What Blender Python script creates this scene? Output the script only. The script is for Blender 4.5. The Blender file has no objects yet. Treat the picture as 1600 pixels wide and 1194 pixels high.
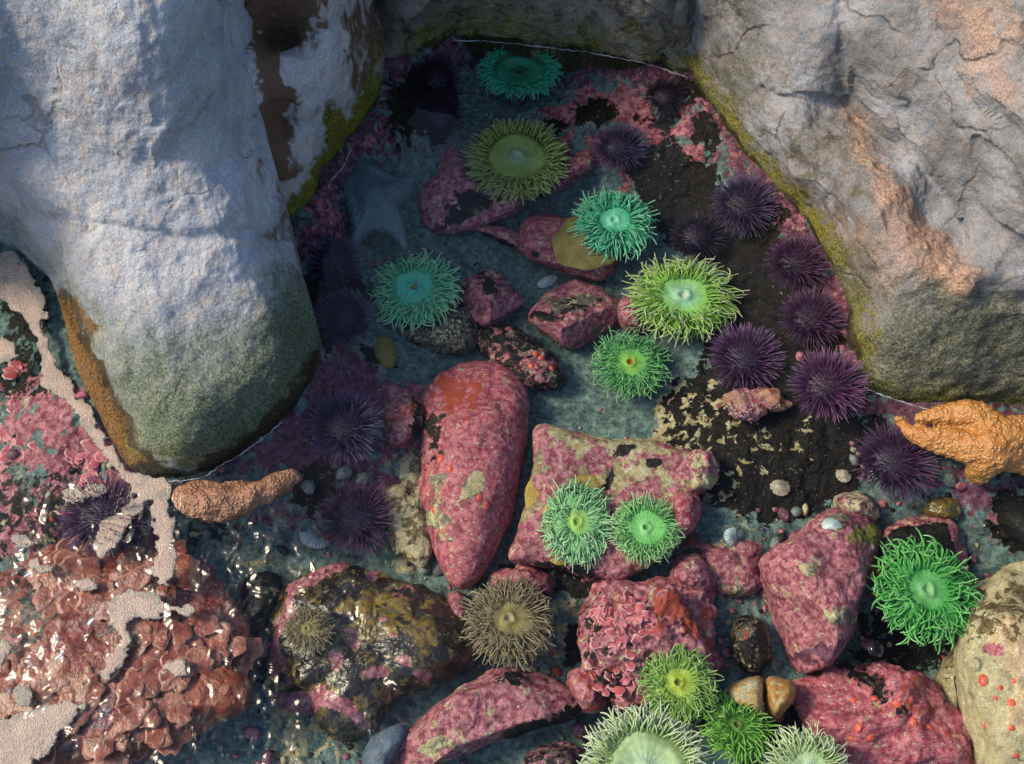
import bpy, bmesh, math, random
import numpy as np
from mathutils import Vector, Matrix, Euler, Quaternion
random.seed(7); RNG = np.random.default_rng(7)
S = bpy.context.scene
R = math.radians

# ------------------------------------------------------------------ camera
TILT, DIST, FPX = R(28), 1.36, 1715.0
CAM = np.array([0.0, -DIST*math.sin(TILT), DIST*math.cos(TILT)])
FW = np.array([0.0, math.sin(TILT), -math.cos(TILT)])
UPV = np.array([0.0, math.cos(TILT), math.sin(TILT)])
cd = bpy.data.cameras.new('camera'); cam = bpy.data.objects.new('camera', cd)
S.collection.objects.link(cam); S.camera = cam
cam.location = CAM; cam.rotation_euler = (TILT, 0, 0)
cd.sensor_width = 36; cd.lens = 36*FPX/1600; cd.clip_start = .02; cd.clip_end = 200

# ------------------------------------------------------------------ light
SUN_EL, SUN_AZ = R(43), R(-84)       # azimuth from +Y, clockwise
w = bpy.data.worlds.new('World'); S.world = w; w.use_nodes = True
nt = w.node_tree; bg = nt.nodes['Background']
sky = nt.nodes.new('ShaderNodeTexSky'); sky.sky_type = 'NISHITA'; sky.sun_disc = False
sky.sun_elevation = SUN_EL; sky.sun_rotation = SUN_AZ; sky.air_density = 1.0; sky.dust_density = 2.5
nt.links.new(sky.outputs[0], bg.inputs[0]); bg.inputs[1].default_value = .12
sd = bpy.data.lights.new('sun', 'SUN'); sun = bpy.data.objects.new('sun', sd); S.collection.objects.link(sun)
sd.energy = 2.85; sd.angle = R(13); sd.color = (1, .79, .56)
sdir = Vector((math.sin(SUN_AZ)*math.cos(SUN_EL), math.cos(SUN_AZ)*math.cos(SUN_EL), math.sin(SUN_EL)))
sun.rotation_euler = sdir.to_track_quat('Z', 'Y').to_euler()
S.view_settings.view_transform = 'Standard'; S.view_settings.look = 'None'
S.view_settings.exposure = 0.66; S.view_settings.gamma = 1
S.cycles.max_bounces = 6; S.cycles.transparent_max_bounces = 12
S.cycles.caustics_reflective = False; S.cycles.caustics_refractive = False

# ------------------------------------------------------------------ maths
def P(u, v, z):
    "world point at height z seen along the photo's sight line u, v"
    u = np.asarray(u, float); v = np.asarray(v, float); z = np.asarray(z, float)
    a = (u-800)/FPX; b = -(v-597)/FPX
    dx = a; dy = FW[1]+UPV[1]*b; dz = FW[2]+UPV[2]*b
    t = (z-CAM[2])/dz
    return np.stack(np.broadcast_arrays(CAM[0]+dx*t, CAM[1]+dy*t, z), -1)
def mpp(v, z):   # metres per pixel there
    b = -(v-597)/FPX
    return (z-CAM[2])/(FW[2]+UPV[2]*b)/FPX
def _h(i, j, k, s):
    n = (i*374761393 + j*668265263 + k*2147483647 + s*1274126177) & 0xffffffff
    n = ((n ^ (n >> 13))*1274126177) & 0xffffffff
    n = ((n ^ (n >> 15))*2246822519) & 0xffffffff
    return ((n ^ (n >> 16)) & 0xffffff)/float(0xffffff)
def vnoise(p, s=0):
    f = np.floor(p).astype(np.int64); t = p-f; t = t*t*t*(t*(t*6-15)+10)
    r = 0
    for a in (0, 1):
        for b in (0, 1):
            for c in (0, 1):
                wgt = (t[..., 0] if a else 1-t[..., 0])*(t[..., 1] if b else 1-t[..., 1])*(t[..., 2] if c else 1-t[..., 2])
                r = r + wgt*_h(f[..., 0]+a, f[..., 1]+b, f[..., 2]+c, s)
    return r*2-1
def fbm(p, sc, oct=4, s=0, gain=.5, ridge=False):
    r = 0; a = 1; tot = 0
    for o in range(oct):
        n = vnoise(p*sc+17.3*o, s+o)
        if ridge: n = 1-2*np.abs(n)
        r = r+a*n; tot += a; a *= gain; sc *= 2.03
    return r/tot
def smooth(pts, n, closed=True):
    pts = np.array(pts, float); m = len(pts)
    if closed: idx = lambda i: pts[i % m]
    else: idx = lambda i: pts[min(max(i, 0), m-1)]
    out = []; segs = m if closed else m-1
    for i in range(segs):
        a, b, c, d = idx(i-1), idx(i), idx(i+1), idx(i+2)
        for t in np.linspace(0, 1, 12, endpoint=False):
            out.append(.5*((2*b)+(-a+c)*t+(2*a-5*b+4*c-d)*t*t+(-a+3*b-3*c+d)*t**3))
    if not closed: out.append(pts[-1])
    out = np.array(out)
    q = np.vstack([out, out[:1]]) if closed else out
    L = np.r_[0, np.cumsum(np.linalg.norm(np.diff(q, axis=0), axis=1))]
    tt = np.linspace(0, L[-1], n, endpoint=not closed)
    return np.stack([np.interp(tt, L, q[:, k]) for k in range(q.shape[1])], 1)
def dline(u, v, pts, closed=False):
    "distance in px to a polyline"
    pts = np.array(pts, float); d = np.full(np.shape(u), 1e9)
    n = len(pts)
    for i in range(n if closed else n-1):
        a = pts[i]; b = pts[(i+1) % n]; e = b-a
        t = np.clip(((u-a[0])*e[0]+(v-a[1])*e[1])/(e@e+1e-9), 0, 1)
        d = np.minimum(d, np.hypot(u-a[0]-t*e[0], v-a[1]-t*e[1]))
    return d
def sdf(u, v, pts):
    "positive inside"
    pts = np.array(pts, float); n = len(pts); ins = np.zeros(np.shape(u), bool)
    for i in range(n):
        a = pts[i]; b = pts[(i+1) % n]
        c = ((a[1] > v) != (b[1] > v)) & (u < (b[0]-a[0])*(v-a[1])/(b[1]-a[1]+1e-9)+a[0])
        ins ^= c
    d = dline(u, v, pts, True)
    return np.where(ins, d, -d)
def tps(ctrl):
    c = np.array(ctrl, float); q = c[:, :2]/400; n = len(q)
    def K(a, b):
        r2 = ((a[:, None]-b[None])**2).sum(-1); return r2*np.log(r2+1e-9)*.5
    A = np.zeros((n+3, n+3)); A[:n, :n] = K(q, q)+np.eye(n)*.002
    A[:n, n] = 1; A[:n, n+1:] = q; A[n, :n] = 1; A[n+1:, :n] = q.T
    wv = np.linalg.solve(A, np.r_[c[:, 2], 0, 0, 0])
    def f(u, v):
        sh = np.shape(u); p = np.stack([np.ravel(u), np.ravel(v)], 1)/400; out = np.empty(len(p))
        for i in range(0, len(p), 40000):
            pp = p[i:i+40000]; out[i:i+40000] = K(pp, q)@wv[:n]+wv[n]+pp@wv[n+1:]
        return out.reshape(sh)
    return f
def sst(x, a, b):
    t = np.clip((x-a)/(b-a), 0, 1); return t*t*(3-2*t)

# ------------------------------------------------------------------ object helpers
def props(o, label=None, cat=None, group=None, kind=None):
    for k, x in (('label', label), ('category', cat), ('group', group), ('kind', kind)):
        if x: o[k] = x
    return o
def link(o, parent=None):
    S.collection.objects.link(o)
    if parent: o.parent = parent
    return o
def empty(name, loc, rot=(0, 0, 0), **k):
    o = bpy.data.objects.new(name, None); o.location = loc; o.rotation_euler = rot
    o.empty_display_size = .02; link(o); return props(o, **k)
def mesh_np(name, V, F, mat, masks=None, attrs=None):
    me = bpy.data.meshes.new(name)
    F = np.asarray(F); me.vertices.add(len(V)); me.vertices.foreach_set('co', np.asarray(V, np.float32).ravel())
    if F.ndim == 2 and F.shape[1] in (3, 4):
        k = F.shape[1]; me.loops.add(F.size); me.loops.foreach_set('vertex_index', F.ravel().astype(np.int32))
        me.polygons.add(len(F)); me.polygons.foreach_set('loop_start', np.arange(0, F.size, k, dtype=np.int32))
        me.polygons.foreach_set('use_smooth', np.ones(len(F), bool))
    me.update(calc_edges=True)
    for nm, A in (masks or {}).items():
        at = me.attributes.new(nm, 'FLOAT_COLOR', 'POINT')
        B = np.ones((len(V), 4), np.float32); B[:, :3] = A; at.data.foreach_set('color', B.ravel())
    for nm, A in (attrs or {}).items():
        at = me.attributes.new(nm, 'FLOAT', 'POINT'); at.data.foreach_set('value', np.asarray(A, np.float32))
    me.materials.append(mat); return me
def grid_faces(nr, nc, closed):
    i = np.arange(nr-1)[:, None]; j = np.arange(nc if closed else nc-1)[None]
    j2 = (j+1) % nc
    return np.stack([i*nc+j, (i+1)*nc+j, (i+1)*nc+j2, i*nc+j2], -1).reshape(-1, 4)
CH = {'pink': ('m1', 0), 'dark': ('m1', 1), 'sand': ('m1', 2), 'red': ('m2', 0), 'lav': ('m2', 1), 'moss': ('m2', 2)}
def masks_for(u, v, spec):
    M = {'m1': np.zeros(np.shape(u)+(3,)), 'm2': np.zeros(np.shape(u)+(3,))}
    q = np.stack([u, v, 0*u+3.3], -1); w1, w2, w3, w4 = fbm(q, 1/30, 3, 61), fbm(q, 1/30, 3, 67), fbm(q, 1/8, 2, 71), fbm(q, 1/8, 2, 77); u0, v0 = u, v
    for s in spec:
        ch, val = s[0], s[1]; nm, k = CH[ch]; A = M[nm]; u, v = u0, v0
        if len(s) > 2:
            sz = min(s[2][2:]) if (len(s[2]) == 4 and not hasattr(s[2][0], '__len__')) else (s[2][1]*1.2 if isinstance(s[2], tuple) else 60)
            am = min(26, sz*.9); am2 = min(7, sz*.3); u = u0+w1*am+w3*am2; v = v0+w2*am+w4*am2
        if len(s) == 2: A[..., k] = val; continue
        shp, soft = s[2], s[3] if len(s) > 3 else 12
        if len(shp) == 4 and not hasattr(shp[0], '__len__'):
            cx, cy, rx, ry = shp; d = (1-np.hypot((u-cx)/rx, (v-cy)/ry))*min(rx, ry)
        elif isinstance(shp, tuple): d = shp[1]-dline(u, v, shp[0])       # (polyline, halfwidth)
        else: d = sdf(u, v, shp)
        soft = soft*1.5; f = sst(d, -soft, soft); A[..., k] = A[..., k]*(1-f)+val*f
    return {k: a.reshape(-1, 3) for k, a in M.items()}

# ------------------------------------------------------------------ materials
class NB:
    def __init__(s, name):
        s.m = bpy.data.materials.new(name); s.m.use_nodes = True; s.t = s.m.node_tree
        s.t.nodes.clear(); s.out = s.n('OutputMaterial')
    def n(s, typ, **k):
        x = s.t.nodes.new('ShaderNode'+typ)
        for a, b in k.items(): setattr(x, a, b)
        return x
    def l(s, a, b): s.t.links.new(a, b)
    def v(s, sock, x):
        if hasattr(x, 'links'): s.l(x, sock)
        else: sock.default_value = x
    def math(s, op, a, b=0, c=None):
        x = s.n('Math', operation=op); s.v(x.inputs[0], a); s.v(x.inputs[1], b)
        if c is not None: s.v(x.inputs[2], c)
        return x.outputs[0]
    def mix(s, f, a, b, mode='MIX'):
        x = s.n('MixRGB', blend_type=mode); s.v(x.inputs[0], f)
        for i, c in ((1, a), (2, b)):
            if hasattr(c, 'links'): s.l(c, x.inputs[i])
            else: x.inputs[i].default_value = (*c, 1)
        return x.outputs[0]
    def noise(s, sc, det=4, rough=.55, off=0, dist=0, vec=None):
        x = s.n('TexNoise'); x.inputs['Scale'].default_value = sc; x.inputs['Detail'].default_value = det
        x.inputs['Roughness'].default_value = rough; x.inputs['Distortion'].default_value = dist
        src = vec or s.pos
        if off:
            a = s.n('VectorMath', operation='ADD'); s.l(src, a.inputs[0]); a.inputs[1].default_value = (off, off*1.7, -off)
            src = a.outputs[0]
        s.l(src, x.inputs['Vector']); return x.outputs['Fac']
    def rng(s, x, a, b, c=0, d=1, smooth=True):
        m = s.n('MapRange', interpolation_type='SMOOTHSTEP' if smooth else 'LINEAR')
        s.v(m.inputs[0], x); m.inputs[1].default_value = a; m.inputs[2].default_value = b
        m.inputs[3].default_value = c; m.inputs[4].default_value = d; return m.outputs[0]
    def geo(s):
        g = s.n('NewGeometry'); s.pos = g.outputs['Position']; return g
    def princ(s, col, rough, bump=None, spec=.4, **k):
        p = s.n('BsdfPrincipled'); s.v(p.inputs['Base Color'], col if hasattr(col, 'links') else (*col, 1)); s.v(p.inputs['Roughness'], rough)
        p.inputs['Specular IOR Level'].default_value = spec
        for a, b in k.items(): p.inputs[a.replace('_', ' ')].default_value = b
        if bump is not None: s.l(bump, p.inputs['Normal'])
        s.l(p.outputs[0], s.out.inputs[0]); return p
    def bump(s, h, strength, dist):
        b = s.n('Bump'); b.inputs['Strength'].default_value = strength; b.inputs['Distance'].default_value = dist
        s.l(h, b.inputs['Height']); return b.outputs[0]

PAL = dict(pinkA=(.22, .038, .068), pinkB=(.50, .20, .23), lavA=(.075, .02, .042), lavB=(.17, .065, .11), sandA=(.38, .30, .13), sandB=(.50, .45, .30),
           dark=(.0035, .002, .002), dark2=(.009, .0055, .004), red=(.36, .06, .035), mossA=(.11, .14, .02), mossB=(.22, .20, .03), pale=(.60, .55, .48))
def crust(name, base=(.10, .13, .12), base2=(.17, .20, .18), pale=.15, sc=1.0, bumpd=.0025, rough=.55, spec=.35, over={}, grain=.6, bs=.12, bd=.20):
    C = dict(PAL); C.update(over); b = NB(name); b.geo()
    a1 = b.n('Attribute', attribute_name='m1'); a2 = b.n('Attribute', attribute_name='m2')
    s1 = b.n('SeparateColor'); b.l(a1.outputs['Color'], s1.inputs[0]); s2 = b.n('SeparateColor'); b.l(a2.outputs['Color'], s2.inputs[0])
    big = b.noise(28*sc, 6, .6, 3.1); mid = b.noise(120*sc, 5, .65, 7.7); fine = b.noise(520*sc, 3, .6, 1.3)
    nb = b.noise(55*sc, 7, .62, 12.4, .6); nc = b.noise(75*sc, 7, .66, 21.9, .5)
    col = b.mix(b.rng(mid, .35, .65), base, base2)
    def layer(col, m, nz, A, B, amp=1.3, w=.035, var=mid):
        f = b.math('MULTIPLY_ADD', b.math('SUBTRACT', nz, .5), amp, m)
        f = b.rng(f, .5-w, .5+w)
        return b.mix(f, col, b.mix(b.rng(var, .38, .62), A, B)), f
    col, fs = layer(col, s1.outputs[2], nb, C['sandA'], C['sandB'], 2.2, .1)
    col, fp = layer(col, s1.outputs[0], big, C['pinkA'], C['pinkB'], 2.2, .03)
    col = b.mix(b.math('MULTIPLY', b.rng(b.noise(42*sc, 6, .65, 52), .42, .62), .55), col, b.mix(.5, col, (.03, .015, .012)))
    fb, _ = None, None
    col, fs2 = layer(col, bs, b.noise(64*sc, 8, .68, 61, .4), C['sandA'], C['sandB'], 1.9, .06)
    col, fl = layer(col, s2.outputs[1], nc, C['lavA'], C['lavB'], 2.2, .06)
    ps = b.rng(b.noise(210*sc, 4, .7, 33.3), .66-pale*.25, .70-pale*.25)
    ps2 = b.math('MULTIPLY', ps, b.rng(big, .35, .6, .15, 1))
    col = b.mix(b.math('MULTIPLY', ps2, .85), col, C['pale'])
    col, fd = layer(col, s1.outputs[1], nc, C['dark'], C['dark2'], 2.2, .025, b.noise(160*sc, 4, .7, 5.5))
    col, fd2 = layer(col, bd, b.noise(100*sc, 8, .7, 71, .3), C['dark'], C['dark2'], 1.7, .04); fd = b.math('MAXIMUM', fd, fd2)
    dsp = b.math('MULTIPLY', fd, b.rng(b.noise(330*sc, 3, .7, 40.3), .66, .70))
    col = b.mix(b.math('MULTIPLY', dsp, .55), col, C['sandB'])
    col, fr = layer(col, s2.outputs[0], nb, C['red'], tuple(x*.7 for x in C['red']), 1.8, .06, fine)
    col, fm = layer(col, s2.outputs[2], nb, C['mossA'], C['mossB'], 1.2, .2)
    col = b.mix(grain, col, b.mix(b.rng(fine, .3, .7), (.55, .55, .55), (1.35, 1.35, 1.35)), 'MULTIPLY')
    hh = b.math('ADD', b.math('MULTIPLY', mid, .7), b.math('MULTIPLY', fine, .3))
    hh = b.math('ADD', hh, b.math('MULTIPLY', nb, 1.1)); hh = b.math('ADD', hh, b.math('MULTIPLY', fp, .25)); hh = b.math('SUBTRACT', hh, b.math('MULTIPLY', fd, .35)); hh = b.math('ADD', hh, b.math('MULTIPLY', ps2, .25))
    b.princ(col, rough, b.bump(hh, .9, bumpd), spec); return b.m
MF = crust('pool floor crust', (.055, .10, .10), (.17, .25, .24), pale=.12, bs=.17, bd=.22, bumpd=.004, spec=.2)
MS = crust('coralline stone', (.10, .085, .06), (.2, .17, .12), pale=.14, bs=.31, bd=.24, bumpd=.003)
MS3 = crust('tan and pink slab stone', (.20, .16, .08), (.34, .28, .15), pale=.2, bs=.30, bd=.16, bumpd=.003)
MS2 = crust('smooth coralline stone', (.10, .09, .06), (.2, .18, .12), pale=.3, bumpd=.0018, over=dict(pinkA=(.27, .034, .066), pinkB=(.48, .15, .18)), bd=.17, bs=.27)
MDK = crust('dark speckled stone', (.05, .045, .03), (.09, .08, .055), pale=.65, over=dict(pale=(.45, .4, .28)))
MBR = crust('brown weedy stone', (.05, .035, .012), (.12, .09, .02), pale=.2, sc=.7, rough=.22, spec=.7, bumpd=.0016, over=dict(sandA=(.26, .17, .02), sandB=(.12, .07, .015), dark=(.022, .012, .006)))
MYL = crust('pale yellow stone', (.42, .34, .18), (.50, .43, .27), pale=.35, over=dict(dark=(.07, .045, .02), dark2=(.2, .14, .06)))
MRD = crust('red flaky rock', (.10, .05, .03), (.2, .09, .06), pale=.3, sc=.9, spec=.6, rough=.35, over=dict(pinkA=(.26, .035, .03), pinkB=(.36, .10, .09), red=(.26, .05, .02)), bd=.28, bs=.2)

def boulder_mat(name, A, B, warm, streak, wrinkle=1.0, fine_sc=1.0, film=((.10, .19, .12), (.20, .30, .20))):
    b = NB(name); b.geo()
    a1 = b.n('Attribute', attribute_name='m1'); a2 = b.n('Attribute', attribute_name='m2')
    s1 = b.n('SeparateColor'); b.l(a1.outputs['Color'], s1.inputs[0]); s2 = b.n('SeparateColor'); b.l(a2.outputs['Color'], s2.inputs[0])
    big = b.noise(9, 5, .6, 2); mid = b.noise(60, 6, .65, 4, .4); fine = b.noise(360*fine_sc, 4, .7, 9); fine2 = b.noise(900, 2, .6, 19)
    col = b.mix(b.rng(big, .35, .65), A, B)
    col = b.mix(b.math('MULTIPLY', b.rng(mid, .45, .7), .45), col, warm)
    def layer(col, m, nz, c1, c2, amp, wd):
        f = b.rng(b.math('MULTIPLY_ADD', b.math('SUBTRACT', nz, .5), amp, m), .5-wd, .5+wd)
        return b.mix(f, col, b.mix(b.rng(fine, .4, .6), c1, c2))
    n2 = b.noise(35, 8, .7, 14, .5); n3 = b.noise(70, 8, .75, 24)
    col = layer(col, s1.outputs[2], n2, streak, tuple(x*.6 for x in streak), 1.4, .12)       # sand = brown stain
    col = layer(col, s1.outputs[0], n2, (.34, .21, .14), (.44, .30, .22), 1.0, .3)           # pink = sun-warm tone painted on the lit faces
    col = layer(col, s2.outputs[0], n3, (.06, .03, .01), (.19, .095, .018), 1.8, .3)          # red = rusty orange algae
    col = layer(col, s2.outputs[2], n3, (.05, .07, .012), (.24, .22, .02), 1.3, .25)        # moss
    col = layer(col, s2.outputs[1], n2, *film, 1.2, .4)           # lav = green film
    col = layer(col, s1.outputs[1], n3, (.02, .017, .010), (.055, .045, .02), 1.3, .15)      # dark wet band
    vc = b.n('TexVoronoi', feature='DISTANCE_TO_EDGE'); vc.inputs['Scale'].default_value = 7; va = b.n('VectorMath', operation='MULTIPLY_ADD'); b.l(b.n('TexNoise').outputs['Color'], va.inputs[0]); va.inputs[1].default_value = (.0, .0, .0); b.l(b.pos, va.inputs[2])
    wn = b.n('TexNoise'); wn.inputs['Scale'].default_value = 12; wn.inputs['Detail'].default_value = 5; b.l(b.pos, wn.inputs['Vector']); b.l(wn.outputs['Color'], va.inputs[0]); va.inputs[1].default_value = (.07, .07, .07); b.l(va.outputs[0], vc.inputs['Vector'])
    crk = b.math('MULTIPLY', b.rng(vc.outputs['Distance'], .0, .022, 1, 0), b.rng(b.noise(8, 3, .6, 88), .5, .62)); col = b.mix(b.math("MULTIPLY", crk, .4), col, (.05, .04, .03))
    col = b.mix(.75, col, b.mix(b.rng(fine, .3, .7), (.68, .68, .69), (1.28, 1.28, 1.26)), 'MULTIPLY')
    h = b.math('ADD', b.math('MULTIPLY', b.noise(110, 5, .6, 31, .3), 1.0), b.math('MULTIPLY', fine, .45)); h = b.math('ADD', h, b.math('MULTIPLY', fine2, .12)); h = b.math('SUBTRACT', h, b.math('MULTIPLY', crk, .6))
    b.princ(col, .72, b.bump(h, .85, .005*wrinkle), .25); return b.m
MB1 = boulder_mat('pale blue grey granite', (.27, .32, .39), (.43, .475, .54), (.47, .38, .29), (.22, .15, .11), film=((.055, .08, .05), (.14, .18, .13)))
MB2 = boulder_mat('brown and white rock', (.40, .42, .45), (.55, .56, .58), (.42, .36, .30), (.19, .12, .08))
MB3 = boulder_mat('dark damp rock', (.15, .145, .125), (.28, .275, .25), (.20, .16, .11), (.07, .05, .03))
MB4 = boulder_mat('grey tan granite', (.14, .155, .17), (.29, .32, .365), (.30, .23, .17), (.11, .085, .06), film=((.06, .065, .045), (.15, .16, .12)))

# ------------------------------------------------------------------ pool floor
EDGE_L = [(0, 370), (75, 430), (112, 560), (150, 640), (205, 735), (260, 748), (310, 744), (400, 690), (470, 620), (500, 560)]
EDGE_M = [(455, 345), (480, 325), (512, 270), (545, 225), (582, 165), (600, 130), (650, 90), (710, 60), (800, 66), (900, 78), (1000, 95), (1075, 115), (1110, 165), (1150, 220), (1205, 290), (1260, 350), (1300, 420), (1325, 480), (1338, 560), (1345, 600), (1400, 625), (1460, 640), (1600, 650)]
fl = [(600, 350, -.075), (700, 450, -.115), (800, 550, -.12), (950, 600, -.12), (800, 200, -.09), (900, 300, -.11), (1000, 250, -.07), (1100, 300, -.06), (1050, 450, -.10), (1200, 450, -.06),
      (1150, 700, -.075), (1280, 720, -.07), (700, 700, -.12), (900, 800, -.10), (580, 700, -.075), (540, 560, -.06), (450, 800, -.10), (350, 850, -.09), (400, 950, -.11), (450, 1150, -.11), (800, 1000, -.12), (1150, 950, -.11),
      (1400, 1000, -.13), (1550, 850, -.08), (1200, 1150, -.11), (60, 600, -.04), (60, 900, -.06), (200, 1100, -.07), (1500, 780, -.06), (1600, 1194, -.11), (800, 1194, -.11), (0, 1194, -.06), (-300, 700, -.04), (1900, 900, -.08),
      (800, 1500, -.11), (-300, 1500, -.06), (1900, 1500, -.1), (520, 440, -.05), (250, 820, -.06), (700, 130, -.06), (1000, 150, -.05), (812, 120, -.085), (812, 85, -.075), (760, 110, -.07), (870, 110, -.07)]
fl += [(x, y, -.012) for x, y in EDGE_M if not 750 < x < 950] + [(x, y, -.018) for x, y in EDGE_L[:-1]] + [(500, 560, -.03), (480, 430, -.03)]
fl += [(250, 300, -.02), (700, -100, -.02), (1500, 300, -.02), (0, 0, -.02), (1100, -50, -.02), (400, -200, -.02), (1700, 0, -.02)]
FLOOR = tps(fl)
def fz(u, v): return float(FLOOR(np.array([float(u)]), np.array([float(v)]))[0])
uu = np.r_[np.linspace(-600, -60, 36), np.arange(-50, 1650, 2.8), np.linspace(1660, 2200, 36)]
vv = np.r_[np.linspace(-250, -10, 12), np.arange(0, 1215, 2.8), np.linspace(1230, 1700, 32)]
U, V_ = np.meshgrid(uu, vv)
Z = FLOOR(U, V_); p0 = P(U, V_, Z)
Z = Z + fbm(p0, 9, 4, 3)*.009 + fbm(p0, 45, 4, 5)*.0045 + fbm(p0, 160, 3, 8)*.0013
# small submerged lumps and ledges
for cx, cy, r, h in ((620, 640, 40, .012), (640, 790, 55, .012), (1190, 640, 55, .0), (1140, 870, 55, .02), (500, 900, 40, .008), (1560, 790, 60, .01), (90, 640, 70, .02), (60, 770, 60, .014), (930, 150, 60, .012), (600, 200, 40, .014), (500, 350, 40, .01)):
    Z += h*np.exp(-(((U-cx)**2+(V_-cy)**2)/r**2)**1.6)
Z -= .006*np.exp(-(dline(U, V_, [(620, 590), (700, 600), (830, 640), (960, 655), (1060, 690)])/9)**2)   # seams in the bed rock
Z = np.minimum(Z, -.004)
Z = Z+.0035*(fbm(p0, 22, 4, 91, .6, True))
def fzz(u, v):
    i = int(np.argmin(abs(vv_-v))); j = int(np.argmin(abs(uu_-u))); return float(Z_[i, j])
uu_, vv_, Z_ = uu.copy(), vv.copy(), Z
spec = [
 ('dark', .12), ('pink', .12), ('lav', .1),
 ('lav', .62, (EDGE_M[2:], 46), 14), ('pink', .62, (EDGE_M[9:19], 26), 10), ('pink', .5, (EDGE_M[11:17], 50), 20),
 ('pink', .62, [(850, 150), (960, 110), (1090, 130), (1120, 200), (1080, 290), (980, 300), (890, 250), (840, 200)], 20), ('pink', .55, (1040, 190, 70, 60), 20),
 ('lav', .55, (600, 190, 70, 70), 20), ('pink', .45, (600, 230, 40, 60), 20),
 ('lav', .6, (500, 420, 60, 100), 20), ('pink', .6, (510, 350, 45, 50), 20),
 ('lav', .75, [(300, 745), (470, 620), (490, 540), (560, 540), (640, 590), (650, 640), (560, 760), (440, 740)], 25), ('pink', .45, [(480, 620), (620, 600), (650, 700), (560, 760), (470, 700)], 20),
 ('lav', .7, (620, 765, 50, 40), 16), ('pink', .7, (625, 655, 42, 48), 10), ('lav', .05, (625, 655, 42, 48), 10),
 ('sand', .5, (640, 800, 50, 110), 20), ('sand', .35, (640, 690, 40, 60), 20),
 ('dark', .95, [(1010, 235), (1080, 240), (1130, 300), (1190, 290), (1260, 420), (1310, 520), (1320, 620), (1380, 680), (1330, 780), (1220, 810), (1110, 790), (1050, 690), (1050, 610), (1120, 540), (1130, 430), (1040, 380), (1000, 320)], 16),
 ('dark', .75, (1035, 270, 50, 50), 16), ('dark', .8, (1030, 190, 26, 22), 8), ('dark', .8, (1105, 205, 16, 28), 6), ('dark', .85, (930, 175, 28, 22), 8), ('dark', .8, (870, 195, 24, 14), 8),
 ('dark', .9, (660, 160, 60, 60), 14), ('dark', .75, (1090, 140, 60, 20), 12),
 ('sand', .42, [(1040, 600), (1150, 610), (1160, 740), (1080, 760), (1030, 680)], 30), ('sand', .36, (1210, 770, 90, 40), 20),
 ('dark', .7, [(1050, 600), (1130, 590), (1180, 690), (1060, 700)], 16),
 ('sand', .95, [(1030, 590), (1150, 610), (1180, 700), (1150, 790), (1060, 770), (1020, 680)], 20), ('dark', .56, [(1040, 600), (1130, 620), (1160, 700), (1150, 780), (1070, 760), (1040, 680)], 20), ('sand', .8, (1210, 690, 80, 60), 20), ('dark', .68, (1210, 700, 90, 60), 20), ('sand', .7, (1190, 470, 60, 70), 20),
 ('pink', .8, (1320, 500, 18, 70), 8), ('pink', .75, (1325, 700, 30, 22), 8),
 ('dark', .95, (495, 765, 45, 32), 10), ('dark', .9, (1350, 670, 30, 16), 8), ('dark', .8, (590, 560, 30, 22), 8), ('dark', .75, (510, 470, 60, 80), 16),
 ('pink', .1, [(600, 360), (900, 350), (1040, 440), (1040, 640), (900, 650), (760, 560), (620, 600), (560, 540), (620, 470)], 20), ('lav', .1, [(560, 400), (900, 350), (1040, 440), (1040, 640), (900, 650), (760, 560), (620, 600), (560, 540)], 20),
 ('pink', .55, [(-40, 640), (150, 700), (230, 780), (250, 860), (120, 860), (-40, 900)], 30), ('sand', .5, (110, 830, 130, 60), 24), ('lav', .5, (430, 800, 80, 40), 24), ('lav', .55, [(1130, 330), (1300, 560), (1340, 700), (1240, 640), (1180, 480)], 30), ('sand', .4, (400, 900, 80, 60), 30),
 ('lav', .62, (1530, 765, 90, 40), 18), ('pink', .35, (1500, 830, 60, 50), 18), ('dark', .95, (1590, 815, 38, 45), 8),
 ('sand', .5, (480, 1140, 90, 60), 20), ('sand', .45, (870, 980, 60, 70), 20), ('sand', .42, (1150, 880, 60, 60), 16), ('pink', .6, (1150, 890, 45, 30), 10),
 ('dark', .4, (400, 1010, 30, 120), 16), ('dark', .85, (900, 1010, 22, 30), 8), ('dark', .8, [(780, 880), (950, 880), (960, 930), (860, 930)], 10),
 ('dark', .7, (1420, 1000, 90, 60), 20), ('dark', .7, (1230, 1130, 60, 50), 14), ('dark', .5, (330, 830, 60, 30), 14),
 ('pink', .6, [(0, 560), (100, 560), (215, 740), (160, 790), (60, 760), (0, 700)], 20), ('dark', .55, [(0, 430), (70, 440), (90, 620), (0, 640)], 14), ('sand', .45, (30, 620, 60, 30), 14), ('sand', .5, (60, 780, 90, 40), 16), ('dark', .55, (80, 800, 120, 70), 18), ('dark', .75, (70, 960, 120, 60), 16), ('pink', .55, (190, 780, 40, 40), 14),
]
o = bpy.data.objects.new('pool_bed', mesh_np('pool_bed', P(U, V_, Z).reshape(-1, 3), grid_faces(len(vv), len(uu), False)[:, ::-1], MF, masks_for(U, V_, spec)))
link(o); props(o, kind='structure')

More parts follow.
